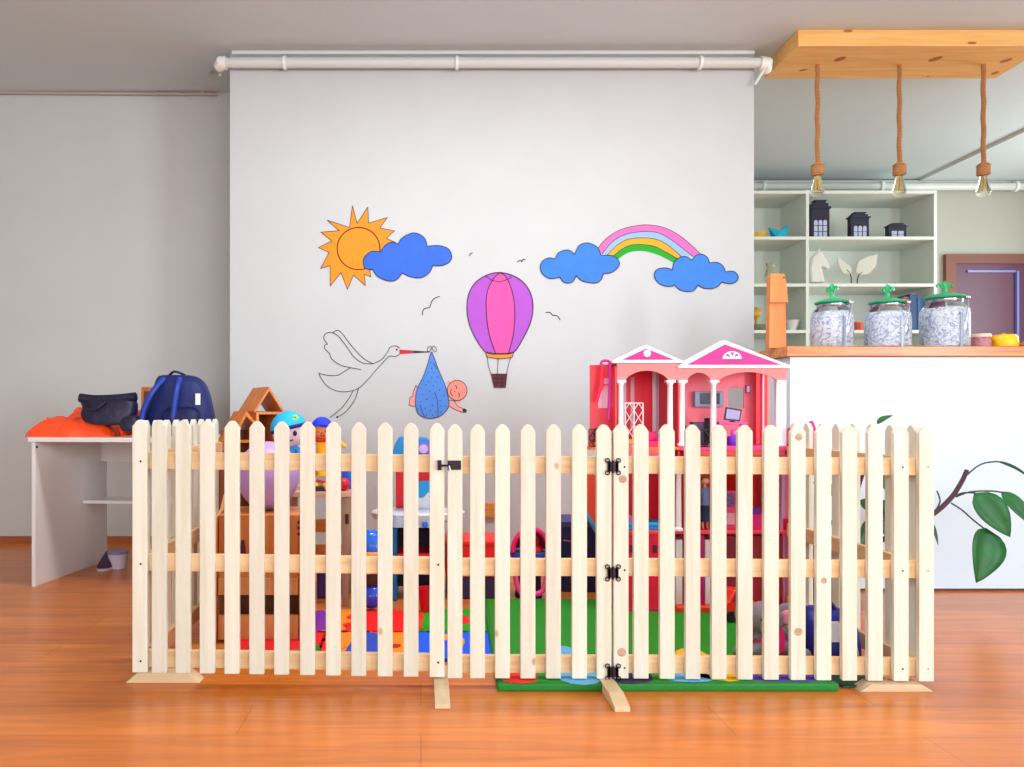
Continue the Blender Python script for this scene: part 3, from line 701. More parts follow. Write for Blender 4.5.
# feet
def foot_x(px0, px1, pyb, par, dd, h=.0275):
    d = F*EYE/(pyb-CY); a, c = X(px0, d), X(px1, d)
    MB().prism([(a, 0), (c, 0), (c-.035, h), (a+.035, h)], d, d+dd).build('foot', M_foot, par, bevel=.0015)
foot_x(125, 200, 683, tsl, .05)
foot_x(860, 934, 692, tsr, .05, .021)
for px, pyb, par in ((442.5, 709, tl), (617.5, 712, tg)):
    d = F*EYE/(pyb-CY); xx = X(px+ (6 if px > 600 else 0), d); w = .021
    xx = X(442.5, d) if px < 600 else X(622.5, d)
    pr = [(d, 0), (d+.33, 0), (d+.33, .01), (d+.27, .027), (d+.07, .027), (d, .012)] if px < 600 else [(d, 0), (2.192, 0), (2.192, .0262), (2.33, .0262), (2.33, .0282), (d+.07, .0282), (d, .012)]
    MB().prism(pr, xx-w, xx+w, 'x').build('foot', M_footY, par, bevel=.0015)
# back feet of the side panels
for par, x, ye in ((tsl, -.838, 3.03), (tsr, 1.468, 2.93)):
    MB().prism([(x-.12, 0), (x+.1, 0), (x+.07, .026), (x-.09, .026)], ye, ye+.05).build('foot', M_foot, par, bevel=.0015)
# hinges on the gate's right edge
yh = DF-.004
def hinge(zc):
    b = MB(); xm = (xg[-1]+xr[0])/2; 
    b.box(xm-.014, xm+.014, yh-.003, yh, zc-.014, zc+.014)
    for sx in (-1, 1):
        b.box(xm+sx*.012-.004, xm+sx*.012+.004, yh-.003, yh, zc-.017, zc+.017)
        for sz in (-1, 1):
            b.tube([(xm+sx*(.016+.006*math.cos(a*PI/4)), yh-.002, zc+sz*(.018)+.006*math.sin(a*PI/4)) for a in range(9)], .0018, 6)
    b.tube([(xm, yh-.004, zc-.018), (xm, yh-.004, zc+.018)], .0035, 8)
    b.build('hinge', M_iron, tg)
for py in (466.5, 572.5, 671.5): hinge(Z(py, DF))
# latch
z = Z(465, DF); b = MB()
b.box(X(447.5, DF), X(461, DF), yh-.004, yh, z-.0135, z+.0135).box(X(437.5, DF), X(441.5, DF), yh-.006, yh, z-.0145, z+.0145)
b.tube([(X(439, DF), yh-.006, z-.001), (X(452, DF), yh-.007, z-.001)], .0035, 8)
lt = b.build('latch', M_iron, tg, bevel=.0008)
MB().tube([(X(449, DF), yh-.008, z-.002), (X(450, DF), yh-.011, z-.018)], .0028, 8).build('bolt_knob', mat('silver', 'c8cad8', .2, metal=.9), lt)
# screws
for par, xs_s, zo in ((tl, [xl[0], xl[-1]], .01), (tr, [xr[0]+.006, xr[-1], xr[-2], xr[4]], -.006)):
    b = MB()
    for x in xs_s:
        for zc in (.654, .352, .066): screw(b, x+.004, DF+(.0 if par is tr and x < .9 else -.0)-.002-(.009 if x > 1.2 else 0)+(.012 if x < -.7 else 0), zc+zo)
    b.build('screws', M_screw, par)
# round knots on the right panel boards
MK = wood('knot_wood', 'cdaa8c', 'b08a6c', 'x', .6, scale=3)
for px, py, r in ((622.5, 479, .012), (621.5, 652, .013), (797.5, 437, .011), (797, 631, .012), (822.5, 580, .009)):
    y = DF-.002-.01*(px-621)/303
    o = MB().lathe([(r, 0), (r*.9, .0006), (1e-4, .0008)], (X(px, DF), y-.0002, Z(py, DF)), 14, m=Matrix.Rotation(PI/2, 4, 'X').to_3x3()).build('knot', MK, tr)

# ------------------------------------------------------------------ desk on the left
da = -.105
px_, py_ = -1.815, 3.53
Rz = Matrix.Rotation(da, 4, 'Z'); TM = Matrix.Translation((px_, py_, 0)) @ Rz
DL, DD, DH = .83, .66, .695
t = thing('white_desk', 'white open desk by the left wall carrying bags', 'desk', (px_, py_, 0))
MB().box(0, .018, .01, DD, 0, DH-.02, m=TM).build('side_panel', M_white, t, bevel=.0015)
MB().box(DL-.02, DL-.002, .01, DD, 0, DH-.02, m=TM).build('side_panel', M_white, t, bevel=.0015)
MB().box(-.012, DL, 0, DD, DH-.02, DH, m=TM).build('desktop', M_white, t, bevel=.0015)
MB().box(.018, DL-.02, DD-.06, DD-.045, .549, DH-.02, m=TM).build('back_panel', M_white, t)
MB().box(.018, DL-.02, DD-.24, DD-.06, .341, .357, m=TM).build('shelf_board', M_white, t)
b = MB(); q = TM @ Vector((-.001, .05, DH-.07)); b.ball((X(36.5, 3.53), 3.536, Z(447, 3.53)), .006, n=8); b.build('cam_screw', M_iron, t)
ZD = DH
def lump(name, m, secs, lab, cat, jit=.04, e=2.4, parent=None):
    b = MB().loft(secs, 30, e, jit=jit); o = b.build(name, m, parent, smooth=True, sub=1)
    if lab: tag(o, lab, cat)
    return o
# crumpled orange bag: displaced dome
def crumple(cx, cy, rx, ry, h, z0, seed, n=34, bumps=9, fold=.35):
    rnd = random.Random(seed); cs = [(rnd.uniform(-.8, .8), rnd.uniform(-.8, .8), rnd.uniform(0, PI), rnd.uniform(.12, .3)) for _ in range(bumps)]
    vs = []; fs = []
    rings = 26
    for i in range(rings+1):
        r = i/rings
        for k in range(n):
            a = 2*PI*k/n
            rr = r*(1+.13*math.sin(3*a+seed)+.07*math.sin(7*a+seed*2))
            u, v = rr*math.cos(a), rr*math.sin(a)
            g = max(0, 1-r**7)
            f = 0
            for bx, by, ang, wd in cs:
                dd_ = (u-bx)*math.cos(ang)+(v-by)*math.sin(ang); f += math.exp(-(dd_/wd)**2)*(.5+.5*math.cos(6*((u-bx)*math.sin(ang)-(v-by)*math.cos(ang))))
            nz = noise.noise(Vector((u*3.1+seed, v*3.1, seed))); nz2 = noise.noise(Vector((u*8+seed, v*8, seed*2)))
            hh = h*g*(.5+fold*f*.45+.5*(.35-abs(nz))+.12*(.3-abs(nz2)))
            vs.append((cx+rx*u, cy+ry*v, z0+.001+hh))
    for i in range(rings):
        for k in range(n): fs.append((i*n+k, i*n+(k+1) % n, (i+1)*n+(k+1) % n, (i+1)*n+k))
    base = len(vs); vs += [(cx+rx*1.0*math.cos(2*PI*k/n)*.9, cy+ry*math.sin(2*PI*k/n)*.9, z0) for k in range(n)]
    for k in range(n): fs.append((rings*n+k, rings*n+(k+1) % n, base+(k+1) % n, base+k))
    fs.append(tuple(base+k for k in range(n)))
    return MB().raw(vs, fs)
M_orp = mat('orange_plastic', 'ff4a0c', .22, coat=.5, bump=.8, bscale=22)
dy = 3.72
t = thing('orange_bag', 'crumpled glossy orange plastic bag lying on the white desk', 'bag', (X(80, dy), dy, ZD))
crumple(X(76, dy), dy, .212, .13, .115, ZD, 3, n=72, bumps=10, fold=.22).build('bag_body', M_orp, t, smooth=True)
crumple(X(98, dy+.12), dy+.12, .15, .11, .185, ZD, 5, n=72, bumps=8, fold=.25).build('bag_top', M_orp, t, smooth=True)
t2 = thing('orange_cloth', 'folded red-orange cloth between the dark bag and blue backpack', 'cloth', (X(133, 3.9), 3.9, ZD))
MB().loft([(ZD, X(133, 3.9), 3.9, .07, .05), (ZD+.1, X(133, 3.9), 3.9, .068, .045), (ZD+.135, X(132, 3.9), 3.9, .06, .03)], 24, 4, jit=.02).build('cloth_fold', clr('ff3c14', .6), t2, smooth=True, sub=1)
# dark bag
M_dk = mat('dark_nylon', '1c1634', .45, bump=.4, bscale=30)
dy = 3.66; xx = X(108, dy)
t = thing('dark_bag', 'dark navy handbag slumped on top of the orange bag', 'bag', (xx, dy, ZD+.06))
m = Matrix.Identity(4)
MB().loft([(ZD+.055, xx+.02, dy-.01, .06, .05), (ZD+.065, xx+.01, dy, .12, .06), (ZD+.11, xx, dy, .135, .06), (ZD+.16, xx+.015, dy+.01, .125, .055), (ZD+.19, xx+.01, dy+.01, .12, .045)], 30, 3, jit=.03).build('bag_body', M_dk, t, smooth=True, sub=1)
MB().loft([(ZD+.02, X(134, dy), dy-.02, .05, .05), (ZD+.06, X(133, dy), dy-.02, .055, .05), (ZD+.1, X(130, dy), dy-.01, .05, .04), (ZD+.11, X(130, dy), dy-.01, .03, .02)], 24, 2.6, jit=.03).build('side_pouch', M_dk, t, smooth=True, sub=1)
b = MB().tube(smooth_pts([(X(80, dy), dy-.0, ZD+.188), (X(95, dy), dy, ZD+.18), (X(115, dy), dy, ZD+.183), (X(136, dy), dy, ZD+.193)], 5), [.022]*16, 12)
b.build('rolled_top', M_dk, t, smooth=True)
b = MB().tube(smooth_pts([(X(86, dy), dy-.045, ZD+.17), (X(92, dy), dy-.07, ZD+.135), (X(102, dy), dy-.07, ZD+.135), (X(110, dy), dy-.05, ZD+.17)], 5), .007, 8)
b.build('strap', mat('dark_strap', '100c20', .5), t, smooth=True)
# blue backpack
dy = 3.74; s = dy/F
t = thing('blue_backpack', 'royal blue backpack standing upright on the white desk', 'backpack', (X(177, dy), dy, ZD))
M_bp = mat('blue_nylon', '101e60', .55, bump=.3, bscale=40); M_bp2 = mat('blue_nylon_dark', '0e1248', .55, bump=.3, bscale=40)
secs = []
for py, a, c in ((437, 142, 214), (430, 141, 214), (415, 143, 213), (402, 148, 210), (390, 152, 207), (382, 154, 203), (377, 156, 197), (374.5, 158, 190)):
    secs.append((max(Z(py, dy), ZD+.001), X((a+c)/2, dy), dy+.03, (c-a)/2*s, .085 if py > 380 else .05))
MB().loft(secs, 32, 2.8, jit=.006).build('main_body', M_bp, t, smooth=True, sub=1)
MB().loft([(ZD+.003, X(184, dy), dy-.06, .1, .05), (ZD+.06, X(184, dy), dy-.065, .1, .05), (ZD+.12, X(185, dy), dy-.055, .09, .045), (ZD+.15, X(185, dy), dy-.03, .07, .03)], 26, 3, jit=.01).build('front_pocket', M_bp2, t, smooth=True, sub=1)
for a, c in ((148, 166), (178, 182)):
    b = MB().tube(smooth_pts([(X(c, dy), dy-.03, Z(379, dy)), (X((a+c)/2+2, dy), dy-.085, Z(392, dy)), (X(a+2, dy), dy-.095, Z(412, dy)), (X(a, dy), dy-.09, Z(433, dy))], 6), .014, 8)
    b.build('shoulder_strap', mat('blue_strap', '1c3c9c', .5), t, smooth=True)
MB().tube(smooth_pts([(X(168, dy), dy+.02, Z(375, dy)), (X(175, dy), dy+.0, Z(371.5, dy)), (X(184, dy), dy+.02, Z(375, dy))], 5), .006, 8).build('top_loop', M_bp2, t, smooth=True)
MB().box(X(200.5, dy), X(205, dy), dy-.085, dy-.078, Z(405, dy), Z(394, dy)).build('reflective_tag', clr('e8f0f4', .3), t)
# wooden frame behind backpack
d = 4.02
t = thing('wooden_box', 'small brown wooden box behind the blue backpack', 'wooden box', (X(148, d), d, ZD))
MB().box(X(141, d), X(160, d), d, d+.08, ZD, Z(387, d)).build('box_body', M_orangewood, t, bevel=.003)
MB().box(X(144, d), X(149, d), d-.002, d, ZD+.05, Z(391, d)).build('recess', clr('7a3c1e', .6), t)
# items under the desk
for lab, px, py, col, r in (('white round container under the desk', 118, 552, 'd8d0e0', .045), ('dark purple shoe under the desk', 108, 545, '4a3050', .035)):
    d = 3.98; x = X(px, d)
    t = thing('storage_tub' if 'container' in lab else 'small_shoe', lab, 'tub' if 'container' in lab else 'shoe', (x, d, 0))
    if 'container' in lab:
        MB().lathe([(r*.9, 0), (r*1.1, .07), (r*1.15, .075)], (x, d, 0), 20).build('tub', clr(col, .4), t, smooth=True)
        MB().lathe([(r*1.16, .076), (r*1.16, .088), (1e-4, .09)], (x, d, 0), 20).build('lid', clr('8a80b0', .4), t, smooth=True)
    else:
        MB().loft([(0.0, x, d, .04, .09), (.02, x, d, .04, .09), (.05, x, d+.02, .034, .065), (.08, x, d+.045, .025, .03)], 20, 2.4).build('upper', clr(col, .6), t, smooth=True)
        MB().loft([(0.0, x, d, .042, .092), (.012, x, d, .042, .092)], 20, 2.4).build('sole', clr('c8c0c8', .5), t)

# ------------------------------------------------------------------ play mats
ZM = .023
def puzzle_tile(x0, y0, w, label, col, ins):
    t = thing('foam_tile', label, 'foam tile', (x0+w/2, y0+w/2, 0), 'puzzle foam tiles')
    def edge(a, b, sgn):
        out = []; a = Vector(a); b = Vector(b); n = Vector((-(b-a).y, (b-a).x)).normalized(); N = 48
        for k in range(N):
            u = k/N; out.append(a.lerp(b, u) + n*sgn*.010*max(-1, min(1, 2.2*math.sin(2*PI*u*4))))
        return out
    g = .001
    a, b_, c, d_ = (x0+g, y0+g), (x0+w-g, y0+g), (x0+w-g, y0+w-g), (x0+g, y0+w-g)
    o = edge(a, b_, 1) + edge(b_, c, 1) + edge(c, d_, -1)[0:] + edge(d_, a, -1)
    MB().prism([(p.x, p.y) for p in o], 0, .012, 'z').build('mat_body', clr(col, .75), t)
    for nm, pts, cc in ins:
        sp_ = [(v.x, v.y) for v in smooth_pts([Vector((x0+u*w, y0+v*w, 0)) for u, v in pts], 4, True)]
        MB().prism(sp_, .012, .0128, 'z').build(nm, clr(cc, .75), t)
W = .315
tx = [-.655, -.34, -.025]
puzzle_tile(tx[0], 2.45, W, 'red foam tile with a green corner under the wooden cabinet', 'f01420', [('leaf_inset', [(.35,.05),(.95,.05),(.96,.5),(.75,.32),(.5,.22)], '2a8a14')])
puzzle_tile(tx[1], 2.45, W, 'orange foam tile with a blue letter inset', 'ff9412', [('letter_inset', [(.3,.1),(.62,.1),(.66,.5),(.62,.9),(.36,.92),(.3,.5)], '2a50c8'), ('red_dot', [(.76,.4),(.84,.4),(.86,.5),(.78,.52)], 'c02010'), ('red_strip', [(.02,.05),(.09,.05),(.09,.9),(.02,.9)], 'f01420')])
puzzle_tile(tx[2], 2.45, W, 'blue foam tile with a curved orange inset beside the green mat', '1460f8', [('curve_inset', [(.38,.15),(.52,.4),(.56,.7),(.45,.85),(.3,.9),(.3,.7),(.42,.62),(.4,.4)], 'ffa010')])
puzzle_tile(tx[0], 2.765, W, 'orange foam tile with a purple inset between cabinet and table', 'ff8c12', [('purple_inset', [(.62,.1),(.98,.1),(.96,.8),(.7,.9)], '8a2ab4')])
puzzle_tile(tx[1], 2.765, W, 'red foam tile with an orange flame inset before the play kitchen', 'ff1414', [('flame_inset', [(.03,.05),(.2,.1),(.14,.3),(.26,.45),(.15,.6),(.26,.95),(.03,.95)], 'ff9412')])
puzzle_tile(tx[2], 2.765, W, 'green foam tile with red insets next to the blue tile', '14a414', [('red_inset', [(.02,.1),(.1,.15),(.08,.35),(.12,.6),(.08,.9),(.02,.9)], 'f03018'), ('red_circle', [(.45,.35),(.6,.3),(.68,.5),(.6,.75),(.45,.7)], 'f02018')])
t = thing('gym_mat', 'large green padded play mat edged in darker green', 'mat', (.72, 2.7, 0))
gx0, gx1, gy0, gy1 = X(497, 2.2), X(839, 2.2), 2.197, 3.22
xf = gx0+.04
MB().prism([(gx0, gy0), (gx1, gy0), (gx1, gy1), (xf, gy1)], 0, ZM, 'z').build('mat_body', clr('107a24', .6), t, bevel=.006)
MB().prism([(gx0+.018, gy0+.018), (gx1-.018, gy0+.018), (gx1-.018, gy1-.018), (xf+.018, gy1-.018)], ZM, ZM+.0012, 'z').build('mat_top', clr('1c8e14', .7), t)
blobs = [('red_patch', [(.24,2.222),(.34,2.222),(.33,2.42),(.26,2.45)], 'e8281c'), ('sky_patch', [(.41,2.222),(.53,2.222),(.52,2.5),(.44,2.53)], '68b4e0'), ('dark_patch', [(.55,2.222),(.68,2.222),(.66,2.42),(.58,2.44)], '302050'),
 ('gold_patch', [(.56,2.3),(.72,2.222),(.7,2.42),(.6,2.45)], 'e8a818'), ('sky_patch', [(.72,2.23),(.86,2.23),(.8,2.42),(.74,2.4)], '6cb0e4'), ('gold_patch', [(.78,2.3),(.93,2.222),(.92,2.5),(.84,2.5)], 'f0b418'), ('purple_patch', [(.95,2.222),(1.2,2.222),(1.19,2.32),(1.0,2.3)], '5840a0')]
for nm, pts, cc in blobs:
    if nm == 'gold_patch' and pts[0][0] == .56: continue
    sp_ = [(v.x, v.y) for v in smooth_pts([Vector((u, v, 0)) for u, v in pts], 4, True)]
    MB().prism(sp_, ZM+.0012, ZM+.0018, 'z').build(nm, clr(cc, .7), t)
o = MB().box(1.235, 1.40, 2.225, 2.75, 0, .006).build('rubber_mat', clr('144028', .6), bevel=.002); tag(o, 'thin dark green rubber mat sticking out under the right foot', 'mat')

# ------------------------------------------------------------------ toys behind the fence, left to right
# wooden playhouse shelf with two stepped gables
d = 3.52; dp = .25
xa, xb_ = X(215, d), X(283, d)
t = thing('wooden_playhouse', 'tall orange wooden toy house with two stepped gables', 'toy house', ((xa+xb_)/2, d+dp/2, 0))
def q(px, py): return (X(px, d), Z(py, d))
# upper roof
th = .012
def slab(p1, p2, w, y0, y1):
    a = Vector((*p1, 0)); c = Vector((*p2, 0)); n = Vector((-(c-a).y, (c-a).x, 0)).normalized()*w
    return [(a.x, a.y), (c.x, c.y), (c.x+n.x, c.y+n.y), (a.x+n.x, a.y+n.y)], y0, y1
ax = Vector((X(268, d), 0, Z(387, d)))
# the house is turned so its left roof face shows: shear-free, built as a turned gable block
RT = Matrix.Translation((X(268.5, d), d+.02, 0)) @ Matrix.Rotation(.62, 4, 'Z')
zr, ze = Z(386.5, d), Z(411, d)
hw = .075
b = MB().prism([(0, zr), (-hw, ze), (-hw+.004, ze-.01), (0, zr-.02), (hw-.004, ze-.01), (hw, ze)], 0, .19, 'y', m=RT); b.build('upper_roof', M_orangewood, t, bevel=.001)
b = MB().box(-hw+.01, -hw+.024, .0, .18, 0, ze-.005, m=RT).box(hw-.024, hw-.01, .0, .18, 0, ze-.005, m=RT); b.build('side_wall', M_orangewood, t, bevel=.001)
MB().box(-hw+.024, hw-.024, .165, .18, 0, ze, m=RT).build('back_wall', wood('dark_wood', 'a85a2a', '8a4420', 'z', .6), t)
b = MB()
for py in (413, 447, 490, 540): zz = Z(py, d); b.box(-hw+.024, hw-.024, .002, .165, zz-.006, zz+.006, m=RT)
b.build('shelf', M_orangewood, t)
# lower roof wing
RT2 = Matrix.Translation((X(248, d-.03), d-.06, 0)) @ Matrix.Rotation(.62, 4, 'Z')
zr2, ze2 = Z(411, d-.05), Z(450, d-.05)
MB().prism([(0, zr2), (-.105, ze2), (-.09, ze2-.004), (0, zr2-.024), (.055, Z(428, d)), (.062, Z(426, d))], 0, .15, 'y', m=RT2).build('lower_roof', M_orangewood, t, bevel=.001)
MB().box(-.082, -.068, .005, .14, 0, ze2+.02, m=RT2).box(.04, .052, .005, .14, 0, Z(430, d), m=RT2).box(-.068, .04, .128, .14, 0, Z(430, d), m=RT2).build('wing_wall', wood('dark_wood', 'a85a2a', '8a4420', 'z', .6), t)
b = MB()
for py in (441, 480, 530): zz = Z(py, d); b.box(-.068, .04, .006, .128, zz-.006, zz+.006, m=RT2)
b.build('shelf', M_orangewood, t)
# wooden cabinet
d = 2.66; k = d/F
t = thing('wooden_toy_cabinet', 'low wooden toy cabinet with wavy side panels on the red tile', 'toy cabinet', (X(258, d), d+.17, .0))
def side(px_c, w):
    x = X(px_c, d)
    pr = [(d, .0125), (d+.3, .0125), (d+.3, .44), (d+.24, .5), (d+.16, .51), (d+.1, .455), (d+.03, .44), (d, .4)]
    return MB().prism([(v.x, v.y) for v in resample(smooth_pts([Vector((*p, 0)) for p in pr[1:]]+[Vector((*pr[0], 0))], 4), 40)], x-w, x+w, 'x')
side(214, .007).build('side_panel', M_plywood, t, bevel=.002)
side(301, .007).build('side_panel', M_plywood, t, bevel=.002)
x0, x1 = X(216, d)+.004, X(299, d)-.004
MB().box(x0, x1, d+.02, d+.035, Z(556, d), Z(516, d)).build('front_panel', M_orangewood, t, bevel=.002)
MB().prism([(X(238, d+.0), Z(556, d)), (X(245, d), Z(556, d)), (X(243, d), Z(541, d)), (X(240, d), Z(541, d))], d+.016, d+.0198).build('notch', clr('5a2420', .7), t)
MB().box(x0, x1, d+.035, d+.28, Z(520, d), Z(516, d)).build('seat_board', M_orangewoodX, t, bevel=.002)
MB().box(x0, x1, d+.02, d+.28, Z(580, d), Z(573, d)).build('shelf_board', M_orangewoodX, t)
MB().box(x0, x1, d+.26, d+.275, .02, Z(520, d)).build('back_panel', wood('dark_wood', 'a85a2a', '8a4420', 'z', .6), t)
MB().box(x0, x1, d+.012, d+.03, Z(641, d), Z(616, d)).box(x0, x1, d+.012, d+.03, Z(596, d), Z(579, d)).build('drawer_front', M_plywood, t, bevel=.002)
b = MB()
for py in (522, 528, 534): b.ball((X(299, d), d-.001, Z(py, d)), .006, n=8)
b.build('cut_holes', clr('4a1c18', .7), t)
# little legs to the front
for px in (292, 304):
    pass
# lilac ball
d = 2.83; zc = Z(520, 2.66)+.006
t0 = MB().ball((X(268, d), d, Z(516, 2.66)+.128), .114, sz=1.12, n=40); o = t0.build('lilac_ball', mat('lilac', 'c49ae0', .35), smooth=True); tag(o, 'large lilac ball resting on the wooden toy cabinet', 'ball')
# small table
d = 3.15; zt = Z(492, d)
xA, xB = X(277, d), X(352, d)
t = thing('small_wooden_table', 'small wooden play table with rounded corners carrying dolls', 'table', ((xA+xB)/2, d+.17, 0))
b = MB(); r = .05
pl = []
for cx, cy, a0 in ((xA+r, d+r, PI), (xB-r, d+r, 1.5*PI), (xB-r, d+.34-r, 0), (xA+r, d+.34-r, .5*PI)):
    pl += [(cx+r*math.cos(a0+k*PI/12), cy+r*math.sin(a0+k*PI/12)) for k in range(7)]
b.prism(pl, zt-.022, zt, 'z').build('table_top', wood('pink_wood', 'e8b898', 'd8a080', 'x', .5), t, bevel=.002)
for px, nm in ((345, 'side_panel'), (283, 'side_panel')):
    x = X(px, d+.03)
    MB().prism([(x-.024, zt-.022), (x+.026, zt-.022), (x+.024, zt-.2), (x+.012, .0), (x-.012, 0), (x-.012, zt-.2)], d+.03, d+.05).build(nm, wood('pale_ply', 'c8a890', 'b89478', 'z', .5), t, bevel=.002)
    MB().prism([(x-.012, 0), (x+.012, 0), (x+.02, zt-.022), (x-.02, zt-.022)], d+.28, d+.3).build('leg', wood('pale_ply', 'c8a890', 'b89478', 'z', .5), t, bevel=.002)
x = X(345, d+.03)
MB().box(x+.0, x+.016, d+.027, d+.0298, Z(525, d), Z(515, d)).build('hand_hole', clr('5a2c24', .7), t)
MB().box(X(285, d+.05), X(341, d+.05), d+.1, d+.115, Z(536, d), Z(523, d)).box(X(285, d+.05), X(341, d+.05), d+.1, d+.115, Z(560, d), Z(549, d)).build('cross_rail', M_orangewoodX, t)
# box under table
d2 = 3.17
o = MB().box(X(312, d2), X(337, d2), d2+.14, d2+.3, 0, Z(570, d2)).build('purple_bin', clr('4c2a80', .5), bevel=.008); tag(o, 'dark purple bin under the small wooden table', 'bin')
# items on the table
x = X(345, d+.07); 
o = MB().ball((x-.004, d+.05, zt+.028), .0275, n=20).build('red_ball', clr('d01830', .35), smooth=True); tag(o, 'small red ball at the right edge of the play table', 'ball')
t = thing('blue_bottle', 'blue see-through cup behind the red ball', 'cup', (x+.01, d+.13, zt))
MB().lathe([(.025, 0), (.03, .03), (.032, .09), (.028, .11)], (x+.008, d+.13, zt), 20).build('cup_body', clr('1c60e0', .2, coat=.5), t, smooth=True)
MB().lathe([(.034, .11), (.034, .122), (1e-4, .125)], (x+.008, d+.13, zt), 20).build('lid', clr('70c0f8', .3), t, smooth=True)
x = X(320, d+.05)
t = thing('picture_book', 'small picture book with a red cover pattern on the play table', 'book', (x, d+.06, zt))
MB().box(x-.04, x+.03, d+.02, d+.1, zt, zt+.018).build('pages', clr('3c3438', .6), t)
MB().prism([(x-.04, zt+.018), (x+.03, zt+.018), (x+.025, zt+.06), (x-.035, zt+.06)], d+.085, d+.1).build('cover', clr('b09c90', .5), t)
MB().prism([(x-.025, zt+.035), (x+.02, zt+.028), (x+.024, zt+.036), (x-.015, zt+.045)], d+.0835, d+.0849).build('red_stripe', clr('c83c28', .5), t)
x = X(328, d+.2)
# dolls
def doll(x, y, z, hr, label, cfg):
    t = thing('rag_doll', label, 'doll', (x, y, z))
    zh = cfg['zh']; zb0 = z
    bw = cfg['bw']
    # continuous body: torso + legs + arms via skinned skeleton
    me = bpy.data.meshes.new('doll_body'); bm = bmesh.new(); lay = bm.verts.layers.skin.verify()
    zt_ = zh-hr*.95
    J = [((x, y, z+bw*.75), bw*.72), ((x, y, (z+zt_)/2+.01), bw*.68), ((x, y, zt_-.005), bw*.5), ((x, y, zt_+.015), bw*.35),
         ((x-bw*.8, y-.01, zt_-.012), bw*.30), ((x-bw*1.25, y-.03, zt_-.05), bw*.26), ((x-bw*1.3, y-.055, zt_-.085), bw*.2),
         ((x+bw*.8, y-.01, zt_-.01), bw*.30), ((x+bw*cfg['al']*.75, y-.02, zt_-.015+cfg['ra']), bw*.26), ((x+bw*cfg['al'], y-.035, zt_-.035+cfg['ra']), bw*.2),
         ((x-bw*.5, y-.04, z+bw*.36), bw*.34), ((x-bw*.7, y-.1, z+bw*.32), bw*.28), ((x-bw*.72, y-.115, z+bw*.5), bw*.26),
         ((x+bw*.5, y-.04, z+bw*.36), bw*.34), ((x+bw*.7, y-.1, z+bw*.32), bw*.28), ((x+bw*.72, y-.115, z+bw*.5), bw*.26)]
    E = [(0,1),(1,2),(2,3),(2,4),(4,5),(5,6),(2,7),(7,8),(8,9),(0,10),(10,11),(11,12),(0,13),(13,14),(14,15)]
    o0 = WL[t]
    vs = []
    for p, r in J:
        v = bm.verts.new(Vector(p)-o0); v[lay].radius = (r, r); vs.append(v)
    vs[0][lay].use_root = True
    for a, c in E: bm.edges.new((vs[a], vs[c]))
    bm.to_mesh(me); bm.free(); me.materials.append(cfg['body'])
    o = bpy.data.objects.new('body', me); COL.objects.link(o); o.parent = t; WL[o] = o0
    o.modifiers.new('skin', 'SKIN').use_smooth_shade = True
    sb = o.modifiers.new('sub', 'SUBSURF'); sb.levels = 1; sb.render_levels = 2
    h = MB().ball((x, y, zh), hr, sx=1.02, sy=.95, n=28).build('head', cfg['skin'], t, smooth=True)
    b = MB()
    for s in (-1, 1): b.ball((x+s*hr*.36+cfg['tx'], y-hr*.86, zh-hr*.12), hr*.13, sy=.4, sz=1.3, n=10)
    b.build('eyes', clr('14101c', .3), h, smooth=True)
    MB().ball((x+cfg['tx'], y-hr*.95, zh-hr*.3), hr*.12, n=10).build('nose', cfg['nose'], h, smooth=True)
    MB().tube(smooth_pts([(x+cfg['tx']-hr*.25, y-hr*.84, zh-hr*.5), (x+cfg['tx'], y-hr*.86, zh-hr*.58), (x+cfg['tx']+hr*.25, y-hr*.84, zh-hr*.5)], 4), hr*.035, 6).build('mouth', clr('5a2430', .6), h)
    return t, h
dd = 3.28
SKIN = clr('e8c4d4', .7)
x = X(289, dd); zh = Z(431, dd)
t, h = doll(x, dd, zt, .072, 'plush doll with a cyan flowered cap and pale face', dict(zh=zh, bw=.05, al=1.35, ra=-.03, skin=SKIN, body=clr('3c8cd8', .8), tx=.01, nose=clr('e0a8b8', .7)))
R = Matrix.Rotation(-.25, 3, 'Y') @ Matrix.Rotation(.0, 3, 'X')
b = MB().ball((x, dd, zh+.008), .079, z0=.08, n=28, m=R); b.build('cap', mat('cyan_felt', '1cb4f0', .7, bump=.2), t, smooth=True)
MB().lathe([(.078, -.008), (.083, 0), (.078, .008)], (x, dd, zh+.012), 28, m=R).build('cap_band', clr('1c2470', .7), t, smooth=True)
b = MB()
for a in range(5): b.ball((x+.036+.009*math.cos(a*1.257), dd-.056, zh+.058+.009*math.sin(a*1.257)), .0055, n=8)
b.build('cap_flower', clr('c8e838', .6), t)
x = X(322, dd); zh = Z(430, dd)
t, h = doll(x, dd, zt, .042, 'doll in a yellow shirt wearing a royal blue cap', dict(zh=zh, bw=.046, al=2.35, ra=.0, skin=clr('f0843c', .7), body=clr('f8b010', .8), tx=0.006, nose=clr('e05c30', .7)))
MB().ball((x, dd, zh+.01), .047, z0=.1, n=24, m=Matrix.Rotation(.1, 3, 'Y')).build('cap', clr('2038e8', .7), t, smooth=True)
MB().lathe([(.001, 0), (.034, .002), (.034, .006), (.001, .008)], (x+.028, dd-.032, zh+.018), 16).build('cap_visor', clr('2038e8', .7), t, smooth=True)
b = MB().tube([(x+.03*math.cos(a*PI/8), dd+.028*math.sin(a*PI/8), zh-.042) for a in range(17)], .009, 8); b.build('scarf', clr('d83020', .8), t, smooth=True)

